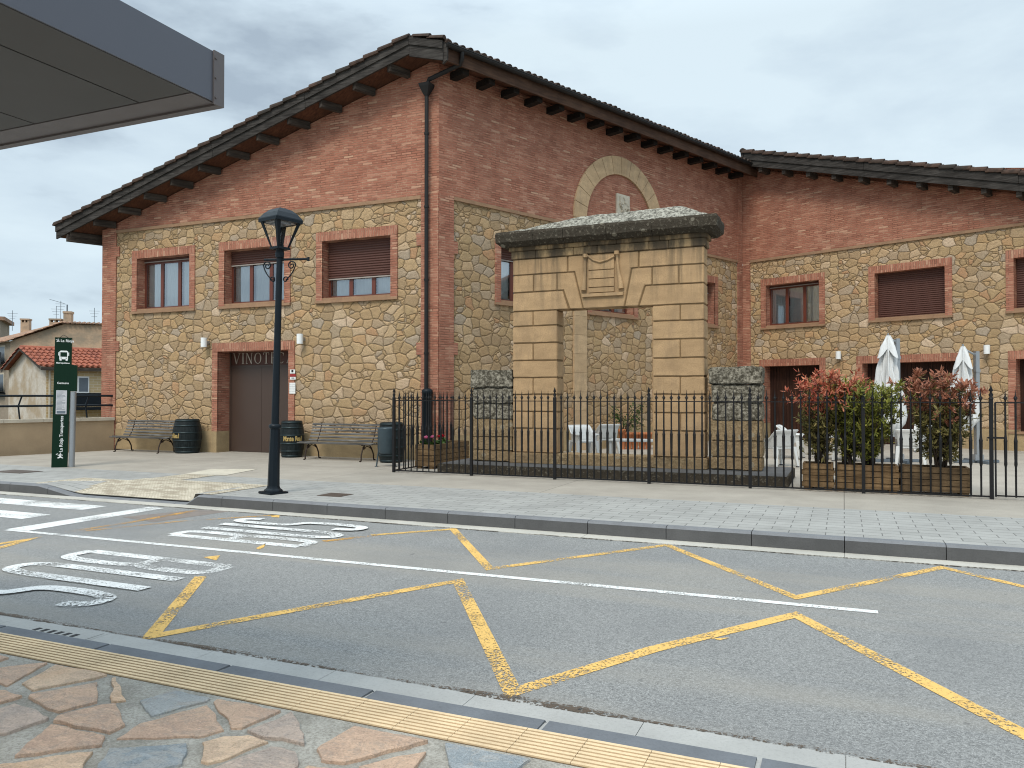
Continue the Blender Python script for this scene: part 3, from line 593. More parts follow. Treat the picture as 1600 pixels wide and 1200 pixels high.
wordmesh('road_lettering', busword(-7.95, -5.75, [(6.34, 5.80), (5.69, 5.14), (5.02, 4.48)], False), M['white_worn'])
wordmesh('road_lettering', busword(-7.95, -5.75, [(7.33, 7.80), (7.87, 8.34), (8.41, 8.88)], True), M['white_worn'])

# ------------------------------------------------------------------ the winery building
BL = root('winery_building', Matrix.Translation((K.x, K.y, 0)), 'large brick and rubble stone winery building with timber eaves and window shutters', 'building')
def bpart(mb, name, mat, fr, **k): return mb.build(name, mat, BL, fr.M(), **k)
def holes(mb, x0, x1, z0, z1, ops, y=0):
    xs = sorted({x0, x1, *[a for o in ops for a in o[:2] if x0 < a < x1]}); zs = sorted({z0, z1, *[a for o in ops for a in o[2:4] if z0 < a < z1]})
    for i in range(len(xs)-1):
        for j in range(len(zs)-1):
            cx, cz = (xs[i]+xs[i+1])/2, (zs[j]+zs[j+1])/2
            if any(o[0] < cx < o[1] and o[2] < cz < o[3] for o in ops): continue
            mb.sheet([(xs[i], y, zs[j]), (xs[i+1], y, zs[j]), (xs[i+1], y, zs[j+1]), (xs[i], y, zs[j+1])])
ZP = .60                                            # smooth plinth height
def op(fr, l, t, r, b, lr=None): 
    (x0, z1), (x1, z1b) = fr.at(l, t), fr.at(r, t); (_, z0) = fr.at(l, b); return [x0, x1, z0, z1]
# openings (inner edges)
o1 = op(F1, 215, 404.7, 297, 484); o2 = op(F1, 351.6, 392, 445, 477); o3 = op(F1, 504.5, 377.5, 611, 467); oD = op(F1, 341, 549.5, 451.6, 709)
zt = (o1[3]+o2[3]+o3[3])/3; zb = (o1[2]+o2[2]+o3[2])/3
for o in (o1, o2, o3): o[2], o[3] = zb, zt
oD[2] = 0
q1 = op(F3, 1197, 448, 1280, 509.5); q2 = op(F3, 1367, 427, 1476.5, 497); q3 = op(F3, 1584, 402, 1584, 485); q3[1] = q3[0]+(q2[1]-q2[0])*.8
zt3 = (q1[3]+q2[3]+q3[3])/3; zb3 = (q1[2]+q2[2]+q3[2])/3
for o in (q1, q2, q3): o[2], o[3] = zb3, zt3
gz = F3.at(1195, 572.5)[1]
g1 = [F3.at(1195, 573)[0], F3.at(1281, 573)[0], 0, gz]; g2 = [F3.at(1348, 566)[0], F3.at(1497, 566)[0], 0, gz]; g3 = [F3.at(1588, 562)[0], F3.at(1588, 562)[0]+2.0, .55, gz]
p1x0 = F2.at(782, 400)[0]; p3x1 = F2.at(1116, 400)[0]; p2x1 = F2.at(990, 480)[0]
ww = (q1[1]-q1[0])*1.02
p1 = [p1x0, p1x0+ww, zb3, zt3]; p2 = [p2x1-ww, p2x1, zb3, zt3]; p3 = [p3x1-ww, p3x1, zb3, zt3]
print('openings', o1, o2, o3, 'D', oD, 'q', q1, q2, q3, 'g', g1, g2, 'p', p1, p2, p3)
def roofz1(x2, y2): return 10.22-.312*(y2-.17) if y2 > .17 else 10.22-.33*(.17-y2)   # main roof top, in F2 coordinates
def rz(fr, x, y=0): p = fr.W(x, y); a, b = F2.L(p); return roofz1(a, b)
TH = .37
# F1: gable wall
pl = F1.at(182, 500)[0]; pr = F1.at(658.5, 500)[0]
g = MB(); xk = F1.L(F2.W(0, .17))[0]
top = [(0, rz(F1, 0)-TH), (L1-.25, rz(F1, L1-.25)-TH), (L1, rz(F1, L1)-TH)]
g.sheet([(0, 0, ZS), (L1, 0, ZS)]+[(x, 0, z) for x, z in top[::-1]])
g.sheet([(0, 0, -4.6), (0, 0, ZS), (0, 12, ZS), (0, 12, -4.6)][::-1]); g.sheet([(0, 0, ZS), (0, 12, ZS), (0, 12, rz(F1, 0, 12)-TH), (0, 0, rz(F1, 0)-TH)])
bpart(g, 'brick_gable', M['brick'], F1)
g = MB(); opsF1 = [o1, o2, o3, oD]; holes(g, pl-.05, pr+.05, ZP, ZS, opsF1); bpart(g, 'stone_wall', M['stone'], F1)
for a, b2 in ((pl-.05, oD[0]), (oD[1], pr+.05)): g = MB(); holes(g, a, b2, 0, ZP, [], -.02); g.sheet([(a, -.02, ZP), (b2, -.02, ZP), (b2, 0, ZP), (a, 0, ZP)]); bpart(g, 'plinth', M['plinth'], F1)
def pilaster(fr, x0, x1, z0, z1, proud=.035, wraps=(), teeth=()):
    g = MB(); g.box(x0, x1, -proud, .06, z0, z1)
    for s, z in teeth: g.box(x0-.13 if s < 0 else x1-.001, x0+.001 if s < 0 else x1+.13, -proud+.003, .05, z, z+.30)
    return bpart(g, 'brick_pilaster', M['brick'], fr)
zt1 = F1.at(190, 385)[1]; zt2 = F1.at(190, 533)[1]
pilaster(F1, 0, pl, 0, rz(F1, 0)-TH-.01, teeth=((1, zt1-.3), (1, zt2-.3)))
g = MB(); g.box(-.035, 0, -.035, .5, -4.6, rz(F1, 0)-TH-.01); bpart(g, 'brick_pilaster', M['brick'], F1)
pilaster(F1, pr, L1+.01, 0, ZS+.1, teeth=((-1, F1.at(655, 365)[1]-.3), (-1, F1.at(655, 545)[1]-.15)))
def string(fr, x0, x1):
    g = MB(); g.box(x0, x1, -.045, .05, ZS, ZS+.085); bpart(g, 'string_course', M['string'], fr)
string(F1, pl, pr)
# F2: side wall
XM = xM; zF2 = 10.17-TH
g = MB(); g.sheet([(0, 0, ZS), (XM, 0, ZS), (XM, 0, zF2), (0, 0, zF2)]); bpart(g, 'brick_wall', M['brick'], F2)
pl2 = F2.at(708, 500)[0]; pr2 = F2.at(1152, 500)[0]
g = MB(); holes(g, pl2-.05, pr2+.05, ZP, ZS, [p1, p2, p3]); bpart(g, 'stone_wall', M['stone'], F2)
g = MB(); holes(g, pl2-.05, pr2+.05, 0, ZP, [], -.02); g.sheet([(pl2, -.02, ZP), (pr2, -.02, ZP), (pr2, 0, ZP), (pl2, 0, ZP)]); bpart(g, 'plinth', M['plinth'], F2)
pilaster(F2, -.0, pl2, 0, ZS+.1, .033, teeth=((1, F2.at(710, 378)[1]-.3), (1, F2.at(712, 545)[1]-.15)))
pilaster(F2, pr2, XM-.035, 0, zF2-.02, .033); string(F2, pl2, pr2)
# F3: right wing
XE = 17
r3 = lambda x: 10.32-.30*(x-.6)
g = MB(); g.sheet([(0, 0, ZS), (XE, 0, ZS), (XE, 0, r3(XE)-.42), (.3, 0, r3(.3)-.42), (0, 0, r3(.3)-.42)]); bpart(g, 'brick_gable', M['brick'], F3)
pl3 = F3.at(1173, 500)[0]
g = MB(); holes(g, pl3-.05, XE, ZP, ZS, [q1, q2, q3, g1, g2, g3]); bpart(g, 'stone_wall', M['stone'], F3)
for a, b2 in ((pl3-.05, g1[0]), (g1[1], g2[0]), (g2[1], XE)): g = MB(); holes(g, a, b2, 0, ZP, [g3], -.02); g.sheet([(a, -.02, ZP), (b2, -.02, ZP), (b2, 0, ZP), (a, 0, ZP)]); bpart(g, 'plinth', M['plinth'], F3)
pilaster(F3, .035, pl3, 0, r3(.3)-.42-.02, .033); string(F3, pl3, XE)
# rear walls that close the volume
g = MB(); A_ = F2.L(F1.W(0, 0)); B_ = (A_[0]+12, A_[1]); 
g.sheet([(*F2.W(XM+9, .3).xy, 0), (*F2.W(XM+9, 10.4).xy, 0), (*F2.W(XM+9, 10.4).xy, 6.4), (*F2.W(XM+9, .3).xy, 9.6)])
g.sheet([(*F1.W(0, 0).xy, -4.6), (*F2.W(XM+9, 10.4).xy, -4.6), (*F2.W(XM+9, 10.4).xy, 6.45), (*F1.W(0, 0).xy, 6.45)])
g.sheet([(*F3.W(XE, 0).xy, 0), (*F3.W(XE, 12).xy, 0), (*F3.W(XE, 12).xy, r3(XE)-.42), (*F3.W(XE, 0).xy, r3(XE)-.42)])
g.sheet([(*F3.W(XE, 12).xy, 0), (*F3.W(0, 12).xy, 0), (*F3.W(0, 12).xy, r3(0)-.42), (*F3.W(XE, 12).xy, r3(XE)-.42)])
g.build('rear_wall', M['brick'], BL, Matrix.Identity(4))
# ---- roofs
RA = [(-.735, .17), (-5.66, 11.42), (XM+9, 11.42), (XM+9, .17)]
g = MB(); g.slab(RA, [roofz1(*p)-.34 for p in RA], [roofz1(*p)-.03 for p in RA]); RB = [(-.40, -.60), (-.735, .17), (XM-.1, .17), (XM-.1, -.60)]
g.slab(RB, [roofz1(*p)-.40 for p in RB], [roofz1(*p)-.03 for p in RB]); roof = g.build('roof', M['soffit'], BL, F2.M())
def rchild(mb, name, mat, fr, **k): return mb.build(name, mat, roof, fr.M(), **k)
# tile tubes over plane A (half barrels), plane B
def barrel(g, p0, p1, r=.085, n=5, r1=None):
    p0, p1 = Vector(p0), Vector(p1); t = (p1-p0).normalized(); s = t.cross(Vector((0, 0, 1))).normalized(); u = s.cross(t); r1 = r1 or r; vs = []
    for p, rr in ((p0, r), (p1, r1)): vs += [p+s*math.cos(math.pi*k/n)*rr+u*math.sin(math.pi*k/n)*rr for k in range(n+1)]
    g.add(vs, [(k, k+1, n+2+k, n+1+k) for k in range(n)], True); g.add(vs[:n+1], [list(range(n+1))]); g.add(vs[n+1:], [list(range(n, -1, -1))])
g = MB(); x = -5.5
while x < XM+8.8:
    y0 = max(.17, (-.6-.917*x)/.401+.05) if x < -.735 else .17
    if y0 < 11.2: barrel(g, (x, 11.5, roofz1(0, 11.5)-.02), (x, y0, roofz1(0, y0)-.02))
    x += .22
x = -.28
while x < XM-.2:
    j = random.uniform(-.03, .03); barrel(g, (x, -.74+j, roofz1(0, -.74)+.0), (x, -.30, roofz1(0, -.3)+.0), .098, 7, .075); barrel(g, (x+random.uniform(-.01, .01), -.36, roofz1(0, -.36)+.035), (x, .12, roofz1(0, .12)+.03), .098, 7, .075)
    barrel(g, (x+.11, -.70, roofz1(0, -.70)-.045), (x+.11, .1, roofz1(0, .1)-.045), .05, 4)
    x += .22
x = -.70
while x < XM+6: barrel(g, (x, .15+random.uniform(-.02, .02), 10.20), (x+.46, .15, 10.17), .12, 6, .10); x += .40
rchild(g, 'roof_tiles', M['tile'], F2)
# F1 rake (barge boards) along v = v1-.6
ex, ey = -5.66, 11.42
fx0, fy0 = F1.L(F2.W(ex, ey)); fx1 = F1.L(F2.W(-.735, .17))[0]; fx2 = F1.L(F2.W(-.36, -.66))[0]; Y0 = F1.L(F2.W(-.735, .17))[1]
zA = lambda fx: 10.22-(fx1-fx)*(10.22-roofz1(ex, ey))/(fx1-fx0)
zB = lambda fx: 10.22-(fx-fx1)*(10.22-roofz1(0, -.6))/(fx2-fx1)
g = MB()
def board(a, b2, za, zb_, t0, t1, y0, y1): g.prism([(a, za-t1), (b2, zb_-t1), (b2, zb_-t0), (a, za-t0)], y0, y1)
npc = 4
for i in range(npc):
    a = fx0+(fx1-fx0)*i/npc+.006; b2 = fx0+(fx1-fx0)*(i+1)/npc-.006; sg = random.uniform(-.02, .02)
    board(a, b2, zA(a)+sg, zA(b2), .17, .40, Y0-.05, Y0+.0); board(a, b2, zA(a), zA(b2), .0, .185, Y0-.085, Y0-.03)
board(fx1, fx2, zA(fx1), zB(fx2), .17, .46, Y0-.05, Y0); board(fx1, fx2, 10.22, zB(fx2), .0, .185, Y0-.085, Y0-.03)
g.prism([(fx2-.02, zB(fx2)-.53), (fx2+.10, zB(fx2)-.45), (fx2+.10, zB(fx2)-.05), (fx2-.02, zB(fx2))], Y0-.02, Y0+.04)
rchild(g, 'bargeboard', M['darkwood'], F1)
g = MB(); x = fx0
while x < fx1-.1:
    s = (zA(fx1)-zA(fx0))/(fx1-fx0); 
    for yy in (Y0-.03, Y0+.18): barrel(g, (x-.06, yy+random.uniform(-.012, .012), zA(x-.06)+.055), (x+.40, yy, zA(x+.40)+.01), .10, 6, .085)
    g.prism([(x-.05, zA(x-.05)+.01), (x+.38, zA(x+.38)-.03), (x+.38, zA(x+.38)+.02), (x-.05, zA(x-.05)+.055)], Y0-.14, Y0-.02)
    x += .41
for k in range(2):
    a = fx2+.03-k*.38; zz0 = 10.22-(a-fx1)*(10.22-zB(fx2))/(fx2-fx1)
    for yy in (Y0-.03, Y0+.18): barrel(g, (a, yy, zz0+.05), (a-.44, yy, zz0+.13), .10, 6, .085)
rchild(g, 'rake_tiles', M['tile'], F1)
# purlins: run along the ridge direction, tails stick out past the gable wall
def purlin(x0, x1, y, zt_, h=.19, wd=.13): 
    g = MB(); g.box(x0, x1, y-wd/2, y+wd/2, zt_-h, zt_); return rchild(g, 'rafter', M['rafter'], F2)
y = .75
while y < 11.3:
    xr = (-.6-.917*y*0-.401*y)/.917      # rake line at v offset -.6
    purlin(xr+.02, xr+.62 if y < 10.4 else xr+1.2, y, roofz1(0, y)-.34, .18, .12); y += .93
# eave beam at the low left corner
g = MB(); g.box(-5.5, -4.2, 10.95, 11.1, roofz1(0, 11.0)-.62, roofz1(0, 11)-.42); rchild(g, 'rafter', M['rafter'], F2)
# F2 eave: rafter tails, fascia, gutter
x = .35
while x < XM-.3: 
    g = MB(); g.box(x, x+.20, -.50, .02, roofz1(0, -.4)-.57, roofz1(0, -.4)-.40); rchild(g, 'rafter', M['darkwood2'], F2); x += .86
ze = roofz1(0, -.6)
g = MB(); g.box(-.36, XM-.05, -.655, -.60, ze-.42, ze-.02); rchild(g, 'fascia', M['fascia_brown'], F2)
g = MB(); n = 7; prof = [(-.735+.075*math.cos(math.pi+math.pi*k/n), ze-.06+.085*math.sin(math.pi+math.pi*k/n)) for k in range(n+1)]
vs = [(x, a, b) for x in (-.36, XM-.1) for a, b in prof]; g.add(vs, [(k, k+1, n+2+k, n+1+k) for k in range(n)]); g.tube([(-.36, -.81, ze-.055), (XM-.1, -.81, ze-.055)], .012, 6)
g.add(vs[:n+1], [list(range(n+1))]); rchild(g, 'gutter', M['pipe'], F2)
# F3 roof
R3 = [(.5, -.6), (XE+.6, -.6), (XE+.6, 12.5), (.5, 12.5)]; R3b = [(.5, -.6), (.5, 12.5), (-4, 12.5), (-4, -.0), (-.3, -.0)]
g = MB(); g.slab(R3, [r3(p[0])-.42 for p in R3], [r3(p[0])-.03 for p in R3]); roof3 = g.build('roof', M['soffit'], BL, F3.M())
def r3c(mb, name, mat, **k): return mb.build(name, mat, roof3, F3.M(), **k)
g = MB()
for i in range(4):
    a = .46+(XE+.1)*i/4+.005; b2 = .46+(XE+.1)*(i+1)/4-.005
    for (t0, t1, y0, y1) in ((.24, .47, -.655, -.60), (.0, .25, -.69, -.635)): g.prism([(a, r3(a)-t1), (b2, r3(b2)-t1), (b2, r3(b2)-t0), (a, r3(a)-t0)], y0, y1)
g.prism([(.40, r3(.4)-.28), (.5, r3(.5)-.47), (.5, r3(.5)), (.34, r3(.34)+.02)], -.69, .6)
r3c(g, 'bargeboard', M['darkwood'])
g = MB(); x = .42
while x < XE+.4:
    for yy in (-.63, -.42): barrel(g, (x+.42, yy, r3(x+.42)+.065), (x-.02, yy, r3(x-.02)+.015), .10, 6, .085)
    g.prism([(x-.02, r3(x)-.02), (x+.42, r3(x+.42)+.02), (x+.42, r3(x+.42)+.06), (x-.02, r3(x)+.02)], -.74, -.62)
    x += .41
y = -.2
while y < 12.4: barrel(g, (XE+.6, y, r3(XE+.6)-.02), (.5, y, r3(.5)-.02)); y += .22
y = -.7
while y < 12: barrel(g, (.42, y, 10.42), (.42, y+.46, 10.40), .11, 6); y += .40
r3c(g, 'roof_tiles', M['tile'])
x = 1.0
while x < XE: g = MB(); g.box(x, x+.14, -.58, .03, r3(x+.07)-.62, r3(x+.07)-.42); r3c(g, 'rafter', M['rafter']); x += .88
# ---- downpipe on the main facade
pxx = F1.at(670.5, 300)[0]; g = MB(); pz = F1.at(670, 135)[1]
e0 = F1.L(F2.W(.3, -.735)); 
e0 = F1.L(F2.W(F2.at(722, 85, -.735)[0], -.735)); g.tube([(e0[0], e0[1], ze-.12), (e0[0]-.01, e0[1]+.01, ze-.28), (e0[0]-.08, e0[1]+.06, ze-.38), (pxx+.10, -.18, pz+.09), (pxx+.02, -.13, pz+.0)], .055, 10)
g.lathe([(.05, pz+.04), (.21, pz), (.19, pz-.07), (.07, pz-.28)], 4, (pxx, -.14), ph=math.pi/4, smooth=False); g.tube([(pxx, -.13, pz-.2), (pxx, -.13, 1.5)], .05, 12)
for z in (2.6, 4.4, 6.2, 8.0): g.lathe([(.062, z), (.062, z+.05)], 12, (pxx, -.13))
dp = bpart(g, 'downpipe', M['pipe'], F1)
g = MB(); zc = F1.at(672, 607)[1]; g.lathe([(.10, 0), (.125, .02), (.11, .05), (.11, zc-.15), (.135, zc-.13), (.135, zc-.05), (.11, zc-.02), (.07, zc)], 16, (pxx+.04, -.15)); g.build('pipe_guard', M['blueblack'], dp, F1.M())
# ---- arch band on F2 and crest
axl, axr = F2.at(895, 337)[0], F2.at(1035, 326)[0]; ixl, ixr = F2.at(914, 340)[0], F2.at(1018.5, 326)[0]
xc = (axl+axr)/2; ro = (axr-axl)/2; bw = ((ixl-axl)+(axr-ixr))/2; ztop = F2.at(961, 243.5)[1]; zi = F2.at(961, 272)[1]; zsp = ztop-ro
print('arch', xc, ro, bw, ztop, zi, zsp)
bw = .5*(bw+(ztop-zi)); g = MB()
nv = 14
for k in range(nv):
    a0, a1 = math.pi*k/nv, math.pi*(k+1)/nv; m = 3
    for j in range(m):
        b0 = a0+(a1-a0)*j/m+(.004 if j == 0 else 0); b1 = a0+(a1-a0)*(j+1)/m-(.004 if j == m-1 else 0)
        g.prism([(xc+math.cos(b)*r_, zsp+math.sin(b)*r_) for b, r_ in ((b0, ro), (b1, ro), (b1, ro-bw), (b0, ro-bw))], -.055, .02)
for sx in (-1, 1):
    z = ZP
    while z < zsp-.01:
        z1 = min(z+.55, zsp); a, b2 = sorted((xc+sx*ro, xc+sx*(ro-bw))); g.box(a, b2, -.055, .02, z+.004, z1-.002); z = z1
    a, b2 = sorted((xc+sx*ro, xc+sx*(ro-bw))); g.box(a, b2, -.057, .02, 0, ZP)
bpart(g, 'stone_arch', M['band'], F2)
cx, cz = F2.at(972, 322); g = MB(); g.box(cx-.31, cx+.31, -.06, .01, cz-.32, cz+.34)
g.prism([(cx-.2, cz+.26), (cx+.2, cz+.26), (cx+.2, cz-.02), (cx, cz-.26), (cx-.2, cz-.02)], -.10, -.055)
for k in range(26): a, r_ = random.uniform(0, 6.28), random.uniform(.08, .27); x, z = cx+r_*math.cos(a), cz+r_*math.sin(a); g.lathe([(.035, 0), (.02, .03)], 6) if False else g.box(x-.025, x+.025, -.125, -.05, z-.02, z+.035)
bpart(g, 'carved_crest', M['pale'], F2, bevel=.008)
# ---- windows
def window(fr, o, kind='glass', sh=0.0, sur=.20, lint=.24, dep=.34, panes=3, sill=True):
    x0, x1, z0, z1 = o; p = .03
    g = MB()                                         # brick jambs and reveal
    g.box(x0-sur, x0, -p, .02, z0-.05, z1); g.box(x1, x1+sur, -p, .02, z0-.05, z1)
    g.sheet([(x0, -p, z0), (x0, dep, z0), (x0, dep, z1), (x0, -p, z1)]); g.sheet([(x1, dep, z0), (x1, -p, z0), (x1, -p, z1), (x1, dep, z1)]); g.sheet([(x0, -p, z1), (x0, dep, z1), (x1, dep, z1), (x1, -p, z1)])
    g.sheet([(x0, 0, z0), (x1, 0, z0), (x1, dep, z0), (x0, dep, z0)])
    W = g.build('window', M['brick'], BL, fr.M())
    c = lambda mb, n, m: mb.build(n, m, W, fr.M())
    g = MB(); g.box(x0-sur, x1+sur, -p-.004, .02, z1+.002, z1+lint); c(g, 'lintel', M['soldier'])
    if sill: g = MB(); g.box(x0-sur-.015, x1+sur+.015, -p-.035, .0, z0-.115, z0-.052); g.box(x0, x1, -.02, dep-.02, z0-.05, z0+.022); c(g, 'sill', M['string'])
    y = dep-.06; bz0, bz1 = z0+.02, z1; hb = .14
    if kind == 'glass':
        g = MB(); f = .065
        g.box(x0, x1, y, y+.06, bz0, bz0+.075); g.box(x0, x1, y, y+.06, bz1-hb, bz1-.0)
        wd = (x1-x0)
        for k in range(panes+1):
            t = x0+wd*k/panes; a = max(x0, t-.055); b2 = min(x1, t+.055); g.box(a, b2, y-.004, y+.055, bz0+.075, bz1-hb)
        c(g, 'frame', M['winframe'])
        for k in range(panes):
            a = x0+wd*k/panes+.05; b2 = x0+wd*(k+1)/panes-.05
            g = MB(); g.sheet([(a, y+.02, bz0+.07), (b2, y+.02, bz0+.07), (b2, y+.02, bz1-hb), (a, y+.02, bz1-hb)]); c(g, 'pane', M['glass'])
            g = MB(); m = 16; vs = []                # curtain, softly pleated
            for i in range(m+1): xx = a+(b2-a)*i/m; yy = y+.11+.018*math.sin(i*1.9+k); vs += [(xx, yy, bz0+.10), (xx, yy, bz1-hb)]
            g.add(vs, [(2*i, 2*i+2, 2*i+3, 2*i+1) for i in range(m)], True); c(g, 'curtain', M['curtain'])
            g = MB(); g.box(a, b2, y+.03, y+.04, bz0+.075, bz0+.105); c(g, 'glazing_bar', M['white'])
        g = MB(); g.sheet([(x0, y+.5, z0), (x1, y+.5, z0), (x1, y+.5, z1), (x0, y+.5, z1)]); g.sheet([(x0, y+.06, z0), (x1, y+.06, z0), (x1, y+.5, z0), (x0, y+.5, z0)]); c(g, 'interior', M['dark'])
    if sh > 0:
        g = MB(); zz = z1; end = z1-(z1-z0)*sh; pz_ = .064
        while zz > end+.01: g.prism([(0, zz-pz_+.004), (1, zz-.003)], 0, 0) if False else g.add([(a_, b_, c_) for a_ in (x0+.02, x1-.02) for b_, c_ in ((y-.030, zz), (y-.050, zz-.008), (y-.052, zz-pz_*.6), (y-.034, zz-pz_*.86), (y-.030, zz-pz_))], [(k_, k_+5, k_+6, k_+1) for k_ in range(4)]); zz -= pz_
        g.cur = 1; g.box(x0+.02, x1-.02, y-.055, y-.03, zz-.03, zz); c(g, 'roller_shutter', [M['shutter'], M['shutter_edge']])
    return W
window(F1, o1, sh=.03); window(F1, o2, sh=.24); window(F1, o3, sh=.60)
window(F3, q1, sh=.02); window(F3, q2, sh=1.0); window(F3, q3, sh=1.0)
window(F2, p1, sh=.22); window(F2, p2, sh=.1); window(F2, p3, sh=.2)
# ---- entrance
def jambs(fr, o, dep, name, sur=.20, lint=.24, zlow=.6):
    x0, x1, z0, z1 = o; p = .03; g = MB(); zz = max(z0, zlow)
    g.box(x0-sur, x0, -p, .02, zz, z1); g.box(x1, x1+sur, -p, .02, zz, z1)
    g.sheet([(x0, -p, zz), (x0, dep, zz), (x0, dep, z1), (x0, -p, z1)]); g.sheet([(x1, dep, zz), (x1, -p, zz), (x1, -p, z1), (x1, dep, z1)]); g.sheet([(x0, -p, z1), (x0, dep, z1), (x1, dep, z1), (x1, -p, z1)])
    W = g.build(name, M['brick'], BL, fr.M())
    if z0 < zlow:
        g = MB(); g.box(x0-sur, x0, -p-.02, .02, 0, zlow)
        g.sheet([(x0+.001, -p-.02, 0), (x0+.001, dep, 0), (x0+.001, dep, zlow), (x0+.001, -p-.02, zlow)]); g.build('jamb_base', M['plinth'], W, fr.M()); g = MB(); g.box(x1, x1+sur, -p-.02, .02, 0, zlow); g.sheet([(x1-.001, dep, 0), (x1-.001, -p-.02, 0), (x1-.001, -p-.02, zlow), (x1-.001, dep, zlow)]); g.build('jamb_base', M['plinth'], W, fr.M())
    g = MB(); g.box(x0-sur, x1+sur, -p-.004, .02, z1+.002, z1+lint); g.build('lintel', M['soldier'], W, fr.M())
    return W
W = jambs(F1, oD, .50, 'entrance_door', zlow=F1.at(341, 674)[1])
zd = F1.at(357, 572, .48)[1]; x0, x1 = oD[0], oD[1]; ym = .46; xm = F1.at(409, 600, ym)[0]
g = MB(); g.box(x0, xm-.004, ym, ym+.05, .01, zd-.03); W.name; g.build('door_leaf', M['door'], W, F1.M())
g = MB(); g.box(xm+.004, x1, ym, ym+.05, .01, zd-.03); g.build('door_leaf', M['door'], W, F1.M())
g = MB(); g.box(x0, x0+.05, ym-.02, ym+.0, 0, oD[3]); g.box(x0+.05, x1, ym-.02, ym+.04, zd-.035, zd+.01); g.build('frame', M['door'], W, F1.M())
g = MB(); g.box(x0+.05, x1, ym+.01, ym+.05, zd+.01, oD[3]); g.build('sign_panel', M['doorsign'], W, F1.M())
def serif(word, h, w_, gap):
    g = MB(); x = 0; T_, t_, s_ = .105*h, .038*h, .035*h
    def st(x0, y0, x1, y1, wd): g.prism([(x+x0-wd/2, y0), (x+x0+wd/2, y0), (x+x1+wd/2, y1), (x+x1-wd/2, y1)], -.006, .004)
    def sf(cx, y, wd=.28): g.prism([(x+cx-wd*h/2, y-s_/2), (x+cx+wd*h/2, y-s_/2), (x+cx+wd*h/2, y+s_/2), (x+cx-wd*h/2, y+s_/2)], -.0065, .004)
    def ring(a0, a1, cx, rx):
        n = 24
        for k in range(n):
            p = []
            for a in (a0+(a1-a0)*k/n, a0+(a1-a0)*(k+1)/n): q_ = t_+(T_-t_)*abs(math.cos(a)); p.append(((x+cx+rx*math.cos(a), h/2+h*.5*math.sin(a)), (x+cx+(rx-q_)*math.cos(a), h/2+(h*.5-t_)*math.sin(a))))
            g.prism([p[0][0], p[1][0], p[1][1], p[0][1]], -.006, .004)
    for ch in word:
        wd = w_[ch]*h
        if ch == 'V': st(.04*h+T_/2, h, wd/2, 0, T_); st(wd-.05*h, h, wd/2, 0, t_); sf(.09*h, h-s_/2, .24); sf(wd-.05*h, h-s_/2, .2)
        if ch == 'I': st(wd/2, 0, wd/2, h, T_); sf(wd/2, s_/2); sf(wd/2, h-s_/2)
        if ch == 'N': st(.08*h, 0, .08*h, h, t_); st(wd-.08*h, 0, wd-.08*h, h, t_); st(.1*h, h, wd-.1*h, 0, T_); sf(.08*h, s_/2, .2); sf(.05*h, h-s_/2, .16); sf(wd-.08*h, h-s_/2, .2)
        if ch == 'O': ring(0, 2*math.pi, wd/2, wd/2)
        if ch == 'C': ring(R(48), R(312), wd/2, wd/2); st(wd*.86, h*.70, wd*.86, h*.95, t_)
        if ch == 'T': st(wd/2, 0, wd/2, h, T_); sf(wd/2, s_/2); sf(wd/2, h-s_/2, wd/h); st(t_/2, h*.80, t_/2, h, t_); st(wd-t_/2, h*.80, wd-t_/2, h, t_)
        if ch == 'E': st(T_/2+.03*h, 0, T_/2+.03*h, h, T_); sf(wd/2, s_/2, wd/h); sf(wd/2, h-s_/2, wd/h); sf(wd*.45, h*.52, wd/h*.7); st(wd-t_/2, 0, wd-t_/2, h*.2, t_); st(wd-t_/2, h*.80, wd-t_/2, h, t_)
        if ch == 'A': st(.06*h, 0, wd/2, h, t_); st(wd-.09*h, 0, wd/2, h, T_); sf(.07*h, s_/2, .2); sf(wd-.08*h, s_/2, .22); sf(wd/2, h*.36, .34)
        x += wd+gap*h
    return g
lh = .305; (tx, tz) = F1.at(364.5, 569.5, ym)
serif('VINOTECA', lh, dict(V=.80, I=.26, N=.74, O=.80, T=.66, E=.56, C=.72, A=.76), .235).build('lettering', M['letters'], W, F1.M(tx, ym, tz+.01))
for o in (g1, g2, g3):
    W = jambs(F3, o, .45, 'garage_door', zlow=ZP)
    g = MB(); x = o[0]
    while x < o[1]: g.box(x+.004, min(x+.12, o[1]), .38, .41, max(o[2], .02), o[3]); x += .125
    g.box(o[0], o[1], .405, .42, o[2], o[3]); g.build('boards', M['garage'], W, F3.M())
    if o[2] > 0: g = MB(); g.box(o[0]-.2, o[1]+.2, -.07, .4, o[2]-.06, o[2]-.003); g.build('sill', M['string'], W, F3.M())

# ---- wall lamps
def wall_lamp(fr, px, py, label, y0=0):
    x, z = fr.at(px, py, -.15); r = root('wall_lamp', fr.M(x, y0, z), label, 'wall lamp', 'white wall lamps')
    g = MB(); g.tube([(0, -.16, -.13), (0, -.16, .13)], .085, 14); g.build('shade', M['lampwhite'], r)
    g = MB(); g.box(-.05, .05, -.09, .0, -.05, .05); g.build('bracket', M['alu'], r)
wall_lamp(F1, 319, 535, 'white wall lamp left of the entrance door')
wall_lamp(F1, 469, 529.5, 'white wall lamp right of the entrance door, right of the lamp post')
wall_lamp(F3, 1310, 555, 'white wall lamp between the two garage doors')
wall_lamp(F3, 1542, 546, 'white wall lamp above and right of the second parasol')
